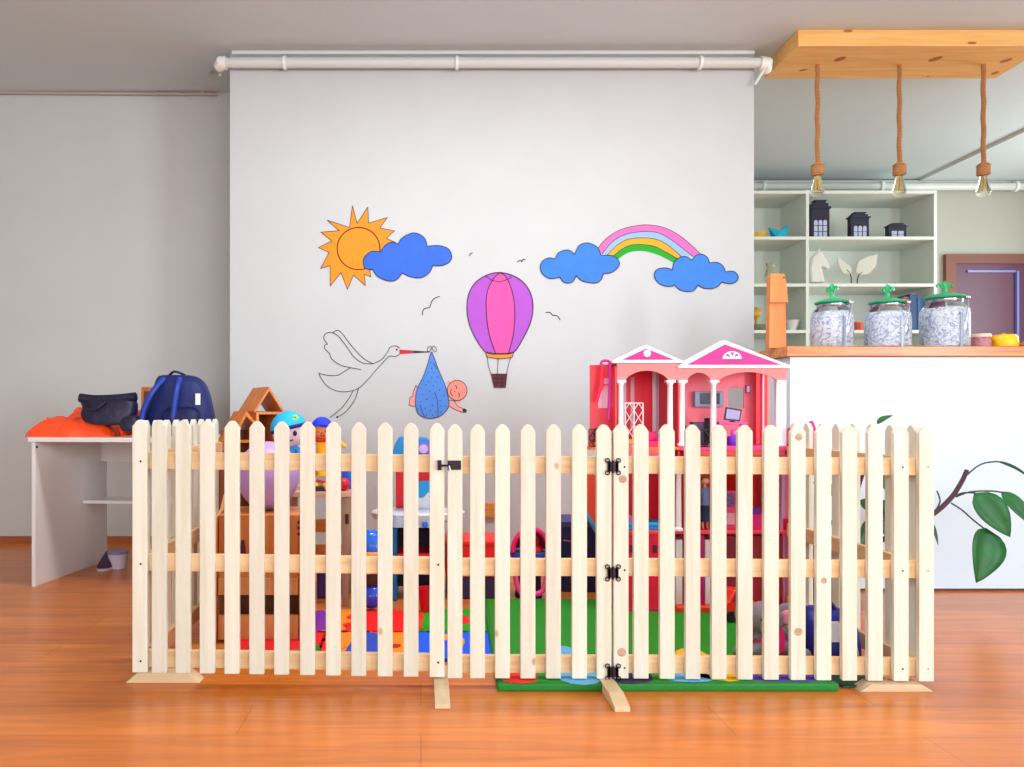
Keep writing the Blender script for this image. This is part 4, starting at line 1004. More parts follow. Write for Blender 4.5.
# dome toy
d = 3.1; x = X(371.5, d)
t = thing('dome_toy', 'round toy with a glossy blue dome and orange ring', 'toy', (x, d, .012))
MB().ball((x, d, .012+.052), .052, n=24, z0=-.95).build('base_ball', clr('1c50e8', .2, coat=.6), t, smooth=True)
MB().lathe([(.036, .098), (.042, .115), (.042, .16), (.036, .2)], (x, d, .012), 20).build('middle', clr('4c2c28', .5), t, smooth=True)
MB().lathe([(.056, .2), (.063, .206), (.063, .23), (.056, .238)], (x, d, .012), 24).build('ring', clr('f89810', .4), t, smooth=True)
MB().ball((x, d, .25), .056, n=24, z0=0, sz=1.5).build('dome', clr('1c70f0', .15, coat=.6), t, smooth=True)
MB().ball((x-.012, d-.037, .17), .014, n=12).build('button', clr('c8c0c8', .4), t, smooth=True)

# play kitchen
d = 3.26; dp = .22
x0, x1 = X(392, d), X(437, d)
t = thing('play_kitchen', 'blue and red plastic play kitchen with a white round sink tray', 'play kitchen', ((x0+x1)/2, d+dp/2, 0))
M_tb = clr('0c6cb0', .35); M_red = clr('f01428', .35)
MB().box(x0, x0+.022, d, d+dp, 0, Z(527, d)).box(x1-.022, x1, d, d+dp, 0, Z(527, d)).build('leg_panel', M_tb, t, bevel=.006)
MB().box(x0+.022, x1-.022, d+dp-.015, d+dp, .02, Z(527, d)).build('lower_back', clr('3c1c44', .6), t)
MB().box(x0+.0225, x1-.0225, d+.01, d+dp-.015, Z(561, d), Z(554, d)).build('red_shelf', M_red, t, bevel=.004)
MB().loft([(Z(527, d), (x0+x1)/2, d+dp/2-.01, (x1-x0)/2+.004, dp/2+.01), (Z(515, d), (x0+x1)/2, d+dp/2-.01, (x1-x0)/2+.004, dp/2+.01), (Z(513, d), (x0+x1)/2, d+dp/2-.01, (x1-x0)/2, dp/2)], 40, 8).build('worktop_band', clr('c8d8f0', .35), t, smooth=True)
MB().lathe([(.16, 0), (.2, .01), (.208, .035), (.2, .042), (.19, .036), (1e-4, .03)], (X(418, d+.06), d+.1, Z(523, d)), 40, sy=.62).build('round_tray', clr('e4e0e4', .35), t, smooth=True)
for px in (406.5, 425):
    MB().lathe([(.012, 0), (.014, .006), (.011, .016), (1e-4, .017)], (X(px, d-.02), d-.018, Z(524.5, d-.02)), 16, m=Matrix.Rotation(PI/2, 3, 'X')).build('knob', clr('1c7ce8', .3), t, smooth=True)
MB().prism([(x0+.01, Z(513, d)), (x1-.01, Z(513, d)), (x1-.01, Z(445, d)), (x0+.01, Z(445, d))], d+dp-.03, d+dp-.01).build('back_panel', M_red, t, bevel=.004)
xx0, xx1 = X(417, d), X(436, d)
MB().box(xx0, xx1, d+dp-.045, d+dp-.03, Z(516, d), Z(486, d)).build('sticker_panel', clr('e8eef4', .4), t)
MB().prism([(v.x, v.y) for v in smooth_pts([Vector((*p, 0)) for p in [(xx0, Z(500, d)), (xx0, Z(486, d)), (xx1, Z(486, d)), (xx1, Z(501, d)), ((xx0*1+xx1*2)/3, Z(496, d)), ((xx0*2+xx1)/3, Z(502, d))]], 3, True)], d+dp-.047, d+dp-.0455).build('blue_print', clr('20a8e8', .4), t)
MB().box(x0+.012, x1-.012, d+dp-.05, d+dp-.0305, Z(516, d), Z(513, d)).build('purple_strip', clr('4828a0', .4), t)
# top canopy: blue roof with a peak at the left and a round emblem at the right
tp = [(391, 456), (395, 444), (399, 437), (405, 437), (410, 441), (416, 438), (427, 439), (434, 443), (441, 450), (442, 456)]
MB().prism([(X(a, d), Z(c, d)) for a, c in tp], d+.02, d+dp).build('canopy', clr('0c80c8', .35), t, bevel=.006)
xe, ze_ = X(423.5, d), Z(449, d)
RX = Matrix.Rotation(PI/2, 3, 'X')
MB().lathe([(.028, 0), (.028, .004), (1e-4, .004)], (xe, d+.0195, ze_), 24, m=RX).build('emblem', clr('8c60c0', .4), t)
MB().lathe([(.019, 0), (.019, .003), (1e-4, .003)], (xe, d+.0150, ze_), 24, m=RX).build('emblem', clr('c8b0e8', .4), t)
# red cup on floor
x = X(426, 3.05)
t = thing('red_cup', 'small red cup standing before the play kitchen', 'cup', (x, 3.05, .013))
MB().lathe([(.02, 0), (.026, .03), (.033, .09), (.034, .095), (.03, .095), (.02, .02), (1e-4, .015)], (x, 3.05, .013), 24).build('cup_body', clr('e01030', .35), t, smooth=True)
MB().tube(smooth_pts([(x+.03, 3.05, .09), (x+.055, 3.05, .08), (x+.055, 3.05, .05), (x+.028, 3.05, .04)], 4), .005, 8).build('handle', clr('e01030', .35), t, smooth=True)

# red storage box
d = 3.3; x0, x1 = X(446, d), X(504, d)
t = thing('storage_box', 'red storage box with a dark purple lower half', 'storage box', ((x0+x1)/2, d+.12, 0))
MB().box(x0+.006, x1-.006, d, d+.24, 0, Z(577, d)).build('box_base', clr('34204c', .5), t, bevel=.006)
MB().box(x0, x1, d-.004, d+.245, Z(577, d), Z(545, d)).build('box_body', clr('f81414', .4), t, bevel=.006)
MB().box(x0-.004, x1+.004, d-.008, d+.249, Z(545, d), Z(541, d)).build('lid', clr('ff2018', .4), t, bevel=.004)
# wooden block on wall
d = YM-.02
t = thing('wall_block', 'small wooden block fixed low on the white wall', 'wooden block', (X(492, d), YM, Z(518, d)))
MB().box(X(482, d), X(503, d), d, YM, Z(518, d), Z(503, d)).build('block', M_orangewoodX, t, bevel=.003)
b = MB()
for px in (485, 500): b.ball((X(px, d), d, Z(510, d)), .004, n=8)
b.build('screws', M_screw, t)
# pink doll seat
d = 3.28; s = d/F; cx = X(531, d)
t = thing('doll_seat', 'hot pink toy doll seat with a hood and rounded base', 'doll seat', (cx, d+.07, .0))
MPK = clr('f81c6c', .35)
def arc(c, z, rx, rz, a0, a1, y, n=16): return [(c+rx*math.cos(a0+(a1-a0)*k/n), y, z+rz*math.sin(a0+(a1-a0)*k/n)) for k in range(n+1)]
zc = Z(552, d)
MB().tube(arc(cx, zc, .078, .1, 0, PI, d+.0), .011, 10).build('hood_rim', MPK, t, smooth=True)
b = MB(); rings = []
for j in range(7):
    f = math.cos(j/6*PI/2*.9); yy = d + .11*math.sin(j/6*PI/2)
    rings.append(arc(cx, zc, .078*f+.004, .1*f+.004, 0, PI, yy))
vs = [p for r in rings for p in r]; n = 17
b.raw(vs, [(i*n+k, i*n+k+1, (i+1)*n+k+1, (i+1)*n+k) for i in range(6) for k in range(16)])
o = b.build('hood', clr('e02060', .4), t, smooth=True); md = o.modifiers.new('solid', 'SOLIDIFY'); md.thickness = .004
MB().ball((cx+.01, d+.04, zc+.045), .036, n=20).ball((cx+.012, d+.035, zc+.0), .045, sz=.7, n=20).build('red_cushion', clr('c8201c', .7), t, smooth=True)
MB().loft([(Z(563, d), cx, d+.05, .065, .06), (Z(557, d), cx, d+.05, .086, .075), (Z(553, d), cx, d+.05, .088, .078)], 30, 2.4).build('blue_rim', clr('3c60d8', .35), t, smooth=True)
MB().tube(smooth_pts([(cx-.07, d, Z(562, d)), (cx-.064, d, Z(580, d)), (cx-.045, d, Z(592, d)), (cx, d, Z(595, d)+.006), (cx+.045, d, Z(592, d)), (cx+.064, d, Z(580, d)), (cx+.07, d, Z(562, d))], 5), .0115, 10).build('front_frame', clr('ff50a0', .35), t, smooth=True)
MB().loft([(.0005+ZM*0, cx, d+.08, .06, .06), (.03, cx, d+.08, .055, .055), (Z(563, d), cx, d+.06, .05, .05)], 24, 2.4).build('pedestal', clr('3a1430', .5), t, smooth=True)
# navy bin
d = 3.42; x0, x1 = X(558, d), X(612, d)
t = thing('navy_bin', 'dark navy fabric bin between the doll seat and dollhouse', 'bin', ((x0+x1)/2, d+.13, 0))
MB().loft([(0, (x0+x1)/2, d+.13, (x1-x0)/2-.01, .12), (.02, (x0+x1)/2, d+.13, (x1-x0)/2-.004, .126), (Z(524, d), (x0+x1)/2, d+.13, (x1-x0)/2, .13)], 32, 6).build('bin_body', clr('1c2454', .7), t, smooth=True)
MB().loft([(Z(527, d), (x0+x1)/2, d+.13, (x1-x0)/2+.004, .134), (Z(522, d), (x0+x1)/2, d+.13, (x1-x0)/2+.004, .134)], 32, 6).build('rim', clr('3c3c78', .6), t)
MB().tube([(X(563, d), d-.006, Z(540, d)), (X(570, d), d-.01, Z(541, d)), (X(577, d), d-.006, Z(538, d))], .003, 6).build('pink_cord', clr('c84880', .6), t)

# ------------------------------------------------------------------ dollhouse
d = 3.0; D1 = 3.26
def H(px, py): return (X(px, d), Z(py, d))
CORAL = clr('f24450', .45); PALE = clr('f08a8a', .45); REDC = clr('ff3044', .45); WH = clr('fbf3f8', .35); MAG = clr('cc128a', .4); HPK = clr('f81878', .4); LIL = mat('lilac_pane', 'f0b8d0', .2); ORG = clr('ff7a1c', .45); CRM = clr('d01040', .45)
th = thing('dollhouse', 'three-storey pink dollhouse with two white-columned gables', 'dollhouse', (X(690, d), d+.13, ZM))
zG, z2, z3 = ZM+.0015, Z(531, d), Z(447, d)
xL, xM, xR = X(616, d), X(680, d), X(785, d)
def HB(x0, x1, y0, y1, z0, z1, nm, m, par=th, bev=.0015, label=None): return MB().box(x0, x1, y0, y1, z0, z1).build(nm, m, par, bevel=bev, label=label)
# floors
HB(xL-.002, xM, d, D1, z3-.012, z3, 'upper_floor', ORG); HB(xM, xR+.01, d-.004, D1, z3-.014, z3+.004, 'upper_floor', clr('ff4898', .4))
HB(xL-.002, xR+.01, d-.004, D1, z2-.012, z2, 'middle_floor', CORAL)
HB(X(676, d), xR+.01, d-.02, D1, zG, zG+.02, 'base_floor', clr('f84a28', .45)); HB(xL, X(676, d), d, D1, zG, zG+.01, 'base_floor', clr('d81450', .45))
# back walls, upper left with openings
b = MB(); zt3 = Z(366, d)
yb0, yb1 = D1-.01, D1
b.box(xL, X(634, D1), yb0, yb1, z3, z3+.06).box(X(626, D1), X(630, D1), yb0, yb1, z3+.06, zt3).box(xL, X(618, D1), yb0, yb1, z3+.06, zt3)
b.box(X(634, D1), X(653, D1), yb0, yb1, z3, zt3).box(X(661, D1), xM, yb0, yb1, z3, zt3).box(xL, X(634, D1), yb0, yb1, zt3-.03, zt3)
b.build('back_wall', REDC, th)
HB(X(618, D1), X(634, D1), yb0+.003, yb0+.006, z3+.06, zt3-.03, 'window_pane', LIL, bev=0); HB(X(653, D1), X(661, D1), yb0+.003, yb0+.006, z3, zt3, 'window_pane', clr('e8c8e8', .3), bev=0)
HB(X(651, D1), X(654.5, D1), yb0-.012, yb0-.001, z3+.02, zt3-.01, 'door_frame', WH); HB(X(642, D1), X(650, D1), yb0-.008, yb0-.001, z3+.02, zt3-.02, 'red_door', REDC)
# upper right back wall with two openings
b = MB(); b.box(xM, X(727, D1), yb0, yb1, z3, zt3).box(X(727, D1), X(743, D1), yb0, yb1, z3, Z(408, D1)).box(X(727, D1), X(743, D1), yb0, yb1, Z(388, D1), zt3)
b.box(X(743, D1), X(753, D1), yb0, yb1, z3, zt3)
b.build('back_wall', clr('ff7c90', .45), th)
b = MB().prism([(X(751, D1), z3), (X(762, D1), z3), (X(762, D1), zt3), (X(751, D1), zt3)], D1-.05, D1-.03); b.build('red_wall_panel', REDC, th)
HB(X(762, D1), X(764, D1), D1-.05, D1, z3, zt3, 'door_frame', clr('ff9470', .45))
HB(X(695, d), X(700, d), D1-.03, D1-.012, z3, zt3-.02, 'white_shelf_post', WH)
# side walls
HB(xL-.004, xL+.003, d, D1, zG+.01, zt3, 'side_wall', CORAL); HB(xM-.004, xM+.004, d+.01, D1, z2, zt3, 'dividing_wall', CORAL)
HB(xR+.001, xR+.009, d+.06, D1, zG+.02, z3-.014, 'side_wall', clr('f06890', .45)); HB(xR+.001, xR+.009, d+.2, D1, z3+.004, zt3, 'side_wall', clr('ffd0e4', .4))
# ceilings/roof slabs
HB(X(612, d), X(682, d), d-.01, D1+.01, Z(363, d)-.001, Z(363, d)+.010, 'roof_slab', WH); HB(X(678, d), X(789, d), d-.012, D1+.01, Z(368, d)-.001, Z(368, d)+.010, 'roof_slab', WH)
# arched lintels
def lintel(px0, px1, pyt, pys, arcs, m):
    top = [H(px1, pyt), H(px0, pyt)]; bot = [H(px0, pys)]
    for a, c, rise in arcs:
        n = 10
        for k in range(n+1):
            u = k/n; bot.append((X(a+(c-a)*u, d), Z(pys - rise*math.sin(PI*u)**.7, d)))
    bot.append(H(px1, pys))
    MB().prism(bot+top, d, d+.008).build('arched_lintel', m, th)
lintel(617, 679, 363.5, 380, [(625, 669, 9.5)], PALE)
lintel(679, 787, 368, 380, [(687, 711, 7.5), (719, 777, 8)], PALE)
# pediments
def ped(a, m_, c, base, apex, inset, name):
    MB().prism([H(a, base+1), H(c, base+1), H(c, base-1), H(m_, apex), H(a, base-1)], d-.008, d+.05).build('pediment', WH, th, bevel=.001)
    MB().prism([H(a+inset*2.3, base-2), H(c-inset*2.3, base-2), H(m_, apex+inset)], d-.0095, d-.0082).build('pediment_panel', MAG, th)
ped(613, 645.5, 682, 362, 345, 3.6, 'l'); ped(677, 724, 790, 367, 340.5, 4, 'r')
MB().prism([(X(646.5+3.6*math.cos(a*PI/10), d), Z(353.5+3.6*math.sin(a*PI/10), d)) for a in range(20)], d-.012, d-.0096).build('round_window', WH, th)
fw = [(X(731+9.5*math.cos(PI*a/12), d), Z(359-7.5*math.sin(PI*a/12), d)) for a in range(13)]
f_ = MB().prism(fw, d-.012, d-.0096).build('fan_window', WH, th)
b = MB()
for a in (.15, .45, .78, 1.1): 
    a0, a1 = PI*(a*.9-.02)+.12, PI*(a*.9+.12)+.12
    if a1 > PI: continue
    b.prism([(X(731+r*math.cos(q_), d), Z(358.2-r*.78*math.sin(q_), d)) for r, q_ in ((3, a0), (7.5, a0), (7.5, a1), (3, a1))], d-.0126, d-.0121)
b.build('fan_slots', MAG, f_)
# columns
def column(px, pyt, zb_, w=.015):
    x = X(px, d); zt_ = Z(pyt, d)
    b = MB().lathe([(w*1.15, 0), (w*1.15, .008), (w*.78, .014), (w*.72, (zt_-zb_)*.5), (w*.68, zt_-zb_-.02), (w*.9, zt_-zb_-.014), (w*.9, zt_-zb_-.010)], (x, d+.012, zb_), 16)
    b.box(x-w*1.15, x+w*1.15, d-.004, d+.028, zt_-.010, zt_)
    b.build('column', WH, th, smooth=True)
for px in (621.5, 671): column(px, 380, z3)
for px in (683, 714.5, 781): column(px, 380, z3+.004)
for px in (679.5,): column(px, 462, z2)
HB(X(776.5, d), X(786.5, d), d+.0, d+.02, z3+.004, Z(381, d), 'corner_pillar', clr('f4eaf8', .35))
# left wing (folded out)
wy = d+.07
xw0, xw1 = X(590, wy), X(616, wy)
b = MB(); zw = Z(365, wy); zl = z3-.01
b.box(xw0, X(598, wy), wy, wy+.008, zl, zw).box(X(598, wy), xw1, wy, wy+.008, Z(378, wy), zw).box(X(598, wy), xw1, wy, wy+.008, zl, Z(408, wy)).box(X(598, wy), xw1, wy, wy+.008, Z(385.5, wy), Z(384, wy))
b.build('wing_wall', CORAL, th)
HB(X(598, wy), xw1, wy+.003, wy+.005, Z(408, wy), Z(378, wy), 'window_pane', LIL, bev=0)
MB().tube([P(602, 364, wy-.03), P(600.5, 385, wy-.03), P(596, 402, wy-.03)], [.009, .012, .008], 10).build('red_curtain', clr('f4143c', .5), th, smooth=True)
MB().tube(smooth_pts([P(601, 367, d+.02), P(602, 361.5, d+.02), P(608, 361, d+.02), P(610, 366, d+.02), P(609.5, 395, d+.02), P(608, 420, d+.02)], 5), .0055, 8).build('pink_rail', MAG, th, smooth=True)
HB(X(588, d+.05), xL-.005, d+.01, wy+.1, z3-.012, z3, 'wing_floor', ORG)
def lattice(px0, px1, y, par=th):
    z0, z1 = z3+.0005, Z(430, d); x0, x1 = X(px0, d), X(px1, d); b = MB(); r = .0022
    for a, c in (((x0, z0), (x1, z0)), ((x0, z1), (x1, z1)), ((x0, z0), (x0, z1)), ((x1, z0), (x1, z1)), ((x0, (z0+z1)/2), ((x0+x1)/2, z1)), (((x0+x1)/2, z1), (x1, (z0+z1)/2)), ((x1, (z0+z1)/2), ((x0+x1)/2, z0)), (((x0+x1)/2, z0), (x0, (z0+z1)/2))):
        b.tube([(a[0], y, a[1]+.002), (c[0], y, c[1]+.002)], r, 6)
    b.build('lattice_railing', clr('241c28', .4), par)
lattice(589, 601, d-.0); lattice(602, 614, d); lattice(687, 697, d-.008); lattice(699, 709, d-.008)
# middle storey
HB(xL+.003, xM-.004, D1-.012, D1-.002, z2, z3-.012, 'middle_back_wall', clr('ff2c50', .45)); HB(xM+.004, xR, D1-.012, D1-.002, z2, z3-.014, 'middle_back_wall', clr('ff3828', .45))
HB(X(627, d), X(672, d), d-.002, d+.006, Z(462, d), z3-.012, 'mid_lintel', clr('e86478', .45)); HB(X(684, d), xR, d-.002, d+.006, Z(456, d), z3-.014, 'mid_lintel', clr('f85c54', .45))
HB(X(717, d), X(722, d), d+.02, d+.03, z2, z3-.014, 'inner_wall', REDC); HB(X(745, d), X(749, d), d+.02, D1-.02, z2, z3-.014, 'inner_wall', clr('f84828', .45))
# ground storey
HB(xL+.004, X(675, d), d+.004, d+.014, zG+.01, z2-.012, 'garage_front', clr('f81444', .4))
for px in (632, 643, 655): HB(X(px-2.2, d), X(px+2.2, d), d+.0015, d+.0038, Z(553, d), Z(545, d), 'garage_window', clr('5c1838', .4))
HB(X(675.5, d), xR, d+.06, d+.07, zG+.02, z2-.012, 'ground_wall', clr('b0143c', .45))
for px in (682, 712): HB(X(px-4, d), X(px+3, d), d+.03, d+.045, zG+.02, Z(541, d), 'white_door', WH)
for px in (697, 703): HB(X(px-3.5, d), X(px+3.5, d), d+.02, d+.034, zG+.02, Z(536, d), 'magenta_door', clr('d01470', .4))
for px in (680, 708): MB().ball((X(px, d), d+.02, Z(532.5+3, d)), .007, sz=1.5, n=10).build('wall_lamp', clr('28181c', .4), th, smooth=True)
HB(X(719, d), X(745, d), d+.01, d+.02, zG+.02, Z(536, d), 'maroon_panel', clr('8c1430', .45)); HB(X(748, d), xR-.003, d+.01, d+.02, zG+.02, Z(536, d), 'maroon_panel', clr('9c1024', .45))
# orange slide at the lower left
MB().prism([(X(586, d), Z(476, d)), (X(600, d), Z(476, d)), (X(614, d), z2+.0), (X(614, d), Z(560, d)), (X(586, d), Z(512, d))], d+.08, d+.1).build('slide', clr('f0481c', .4), th, bevel=.003)
MB().tube([(X(585, d), d+.075, Z(508, d)), (X(615, d), d+.075, Z(556, d))], .009, 8).build('slide_rim', clr('2890c0', .4), th, smooth=True)
# elevator tower at the right
HB(X(788, d), X(791, d), d+.02, d+.035, zG+.02, Z(430, d), 'elevator_track', clr('f87898', .4)); HB(X(791.3, d), X(794.5, d), d+.02, d+.035, zG+.02, Z(428, d), 'elevator_track', clr('ff5a20', .4))
HB(X(784.5, d), X(787.8, d), d+.02, d+.04, zG+.02, z3, 'elevator_track', clr('d0a8e0', .4))
for pa, pb in ((444, 454), (519, 531)): HB(X(785, d), X(797, d), d+.012, d+.019, Z(pb, d), Z(pa, d), 'elevator_clip', CRM)
dq = 3.2; xe = X(811, dq)
MB().loft([(Z(455, dq), xe, dq, .008, .008), (Z(448, dq), xe, dq, .014, .014), (Z(441, dq), xe, dq, .025, .02), (Z(432, dq), xe, dq, .024, .02), (Z(424, dq), xe, dq, .013, .012), (Z(421, dq), xe, dq, .006, .006)], 16, 2.2).box(xR+.009, xe, dq-.006, dq+.006, Z(450, dq), Z(447, dq)).build('pink_elevator_car', HPK, th, smooth=True)
# ---- toy furniture and dolls inside (things of their own)
def pl(pts, y0, y1): return MB().prism([H(*p) for p in pts], y0, y1)
zf, zf2 = z3, z3+.004
t = thing('toy_screen', 'white lattice folding screen inside the left gable room', 'toy screen', (X(634, d+.06), d+.06, zf))
y0 = d+.06; b = MB(); a0, a1 = X(625, y0), X(643, y0); z1 = Z(403, y0); 
for fx in (0, .5, 1): b.box(a0+(a1-a0)*fx-.002, a0+(a1-a0)*fx+.002, y0-.002, y0+.002, zf, z1)
for zz in (zf+.002, z1): b.box(a0, a1, y0-.002, y0+.002, zz-.002, zz+.002)
for f0 in (0, .5):
    for k in range(3):
        za, zb2 = zf+(z1-zf)*k/3, zf+(z1-zf)*(k+1)/3; xa_, xc_ = a0+(a1-a0)*f0, a0+(a1-a0)*(f0+.5); xm_ = (xa_+xc_)/2; zm = (za+zb2)/2
        for p, q_ in (((xa_, zm), (xm_, zb2)), ((xm_, zb2), (xc_, zm)), ((xc_, zm), (xm_, za)), ((xm_, za), (xa_, zm))): b.tube([(p[0], y0, p[1]), (q_[0], y0, q_[1])], .0018, 5)
b.build('lattice', WH, t)
t = thing('toy_bench', 'orange-yellow toy bench in front of the white screen', 'toy bench', (X(632, d), d+.03, zf))
HB(X(626, d), X(638, d), d+.01, d+.04, zf+.012, zf+.03, 'seat', clr('ff9c10', .4), t)
for px in (627.5, 636.5): HB(X(px-1, d), X(px+1, d), d+.012, d+.038, zf, zf+.012, 'leg', clr('f07810', .4), t)
t = thing('toy_armchair', 'hot pink toy armchair by the left gable column', 'toy chair', (X(655, d), d+.04, zf))
HB(X(649, d), X(661, d), d+.02, d+.06, zf, zf+.022, 'seat', HPK, t, .003); HB(X(649, d), X(661, d), d+.055, d+.068, zf+.022, zf+.06, 'backrest', HPK, t, .003)
for px in (648, 660): HB(X(px, d), X(px+2, d), d+.02, d+.054, zf+.022, zf+.036, 'armrest', clr('ff58b0', .4), t, .001)
for lab, px, col, h in (('dark green toy shrub on the left balcony', 599, '203018', .055), ('bright green toy plant beside the pink rail', 609.5, '28a038', .03)):
    xx = X(px, d); t = thing('toy_plant', lab, 'toy plant', (xx, d+.03, zf))
    MB().lathe([(.007, 0), (.01, .018), (1e-4, .018)], (xx, d+.03, zf), 12).build('pot', clr('e878a8', .4), t)
    b = MB(); rr = random.Random(px)
    for k in range(16): b.ball((xx+rr.uniform(-.012, .012), d+.03+rr.uniform(-.01, .01), zf+.02+rr.uniform(0, h)), .008, n=8)
    b.build('foliage', clr(col, .7), t)
t = thing('toy_television', 'grey toy television on the pink wall of the right gable', 'toy television', (X(712, D1-.02), D1-.02, Z(407, d)))
y0 = D1-.035
HB(X(697, d+.2), X(726.5, d+.2), y0, D1-.0105, Z(407, d+.2), Z(391, d+.2), 'casing', clr('8c98b0', .35), t, .003); HB(X(702, d+.2), X(722, d+.2), y0-.002, y0, Z(404, d+.2), Z(393, d+.2), 'screen', clr('241a3c', .2), t)
t = thing('toy_desk', 'pink toy desk under the computer screen', 'toy desk', (X(732, d), d+.08, zf2))
HB(X(719, d+.06), X(748, d+.06), d+.06, d+.12, Z(424.5, d+.06), Z(422, d+.06), 'desktop', clr('f050b0', .4), t)
for px in (720, 745): HB(X(px, d+.06), X(px+2, d+.06), d+.065, d+.115, zf2, Z(424.5, d+.06), 'leg', clr('f050b0', .4), t)
yk = d+.08; zk = Z(422, d+.06)
t = thing('toy_computer', 'black-framed toy computer screen on the pink desk', 'toy computer', (X(732, yk), yk, zk))
mR = Matrix.Translation((X(732.5, yk), yk, 0)) @ Matrix.Rotation(-.08, 4, 'Y')
MB().prism([(X(724, yk), Z(420, yk)), (X(740, yk), Z(421.5, yk)), (X(742, yk), Z(409.5, yk)), (X(726, yk), Z(407, yk))], yk, yk+.006).build('screen_frame', clr('1c1420', .3), t)
MB().prism([(X(725.5, yk), Z(418.5, yk)), (X(739, yk), Z(419.8, yk)), (X(740.3, yk), Z(411, yk)), (X(727, yk), Z(408.8, yk))], yk-.0015, yk-.0002).build('screen', clr('b0a8d8', .25), t)
MB().box(X(731, yk), X(734, yk), yk+.001, yk+.005, zk, Z(420, yk)).lathe([(.012, 0), (.011, .003), (1e-4, .003)], (X(732.5, yk), yk+.003, zk), 14).build('stand', clr('1c1420', .3), t)
xx = X(733, d+.03)
t = thing('toy_stool', 'purple round toy stool in the right gable room', 'toy stool', (xx, d+.03, zf2))
MB().lathe([(.02, .0), (.023, .01), (.023, .032), (.018, .038), (1e-4, .04)], (xx, d+.03, zf2), 18).build('cushion', clr('7420c8', .5), t, smooth=True)
MB().lathe([(.012, .04), (.014, .05), (.01, .062), (1e-4, .065)], (xx+.004, d+.03, zf2), 14).build('pink_top', clr('e85cd0', .4), t, smooth=True)
t = thing('toy_sideboard', 'small dark toy sideboard with an olive box inside the right gable', 'toy furniture', (X(700, d+.05), d+.07, zf2))
HB(X(693, d+.05), X(709, d+.05), d+.05, d+.09, zf2, Z(422, d+.05), 'cabinet', clr('503868', .4), t); HB(X(687, d+.05), X(693, d+.05), d+.05, d+.08, zf2, Z(426, d+.05), 'olive_box', clr('707020', .5), t)
HB(X(704, d+.05), X(709.5, d+.05), d+.045, d+.0495, zf2, Z(418, d+.05), 'black_panel', clr('140c18', .3), t)
t = thing('toy_picture', 'small purple framed picture on the red dollhouse wall', 'toy picture', (X(750, D1-.055), D1-.055, Z(394, d)))
HB(X(746, d+.2), X(751, d+.2), D1-.056, D1-.0505, Z(393, d+.2), Z(385, d+.2), 'frame', clr('6c2c6c', .4), t); HB(X(747, d+.2), X(750, d+.2), D1-.0575, D1-.0562, Z(392, d+.2), Z(386, d+.2), 'picture', clr('c890c8', .4), t)
# doll standing on middle floor
xx = X(705, d+.05); zz = z2
t = thing('fashion_doll', 'small doll in a grey jacket and navy skirt in the dollhouse', 'doll', (xx, d+.05, zz))
me = bpy.data.meshes.new('figure'); bm = bmesh.new(); ly = bm.verts.layers.skin.verify(); S = .92
J = [((0,0,.10),.014),((0,0,.135),.011),((0,0,.165),.016),((0,0,.185),.007),((0,0,.198),.007),((-.022,0,.17),.006),((-.03,-.006,.135),.005),((-.028,-.016,.105),.004),((.022,0,.17),.006),((.03,-.006,.135),.005),((.028,-.016,.105),.004),((-.009,0,.09),.010),((-.01,0,.05),.007),((-.01,0,.01),.005),((-.01,-.012,.004),.004),((.009,0,.09),.010),((.01,0,.05),.007),((.01,0,.01),.005),((.01,-.012,.004),.004)]
E = [(0,1),(1,2),(2,3),(3,4),(2,5),(5,6),(6,7),(2,8),(8,9),(9,10),(0,11),(11,12),(12,13),(13,14),(0,15),(15,16),(16,17),(17,18)]
vs = []
for p, r in J:
    v = bm.verts.new(Vector(p)*S); v[ly].radius = (r*S, r*S); vs.append(v)
vs[0][ly].use_root = True
for a, c in E: bm.edges.new((vs[a], vs[c]))
bm.to_mesh(me); bm.free(); me.materials.append(clr('d89c80', .6)); o = bpy.data.objects.new('body', me); COL.objects.link(o); o.parent = t; WL[o] = WL[t]
o.modifiers.new('skin', 'SKIN').use_smooth_shade = True; sb = o.modifiers.new('sub', 'SUBSURF'); sb.levels = 1; sb.render_levels = 1
MB().loft([(zz+.105*S, xx, d+.05, .019, .016), (zz+.14*S, xx, d+.05, .017, .014), (zz+.17*S, xx, d+.05, .023, .015), (zz+.182*S, xx, d+.05, .012, .01)], 20, 2.3).build('jacket', clr('6c74a0', .7), t, smooth=True)
MB().loft([(zz+.035*S, xx, d+.05, .026, .022), (zz+.07*S, xx, d+.05, .023, .019), (zz+.11*S, xx, d+.05, .016, .014)], 20, 2.3).build('skirt', clr('141c44', .7), t, smooth=True)
MB().ball((xx, d+.05, zz+.212*S), .0165, n=16).build('head', clr('e0a888', .6), t, smooth=True)
MB().ball((xx, d+.054, zz+.216*S), .0185, n=16, z0=-.5).build('hair', clr('8a4c1c', .7), t, smooth=True)
t = thing('toy_bed', 'toy bed with a bright blue cover on the middle floor', 'toy bed', (X(645, d), d+.08, z2))
HB(X(624, d+.02), X(668, d+.02), d+.02, d+.14, z2, z2+.014, 'bed_frame', clr('1c88d8', .4), t, .003); HB(X(626, d+.02), X(666, d+.02), d+.024, d+.136, z2+.014, z2+.03, 'blanket', clr('30a8e8', .7), t, .006)
MB().loft([(z2+.03, X(631, d+.02), d+.08, .018, .03), (z2+.045, X(631, d+.02), d+.08, .02, .034), (z2+.055, X(631, d+.02), d+.08, .012, .025)], 18, 3).build('pillow', clr('f060b8', .7), t, smooth=True)
t = thing('toy_dresser', 'pink toy dresser with a patterned purple front', 'toy furniture', (X(731, d), d+.06, z2))
HB(X(723, d), X(741, d), d+.04, d+.09, z2, Z(492, d), 'cabinet', clr('e03c70', .4), t); HB(X(725, d), X(739, d), d+.037, d+.0395, Z(508, d), Z(494, d), 'pattern_front', mat('check', '8c5090', .5, noise=.6, nscale=90), t)
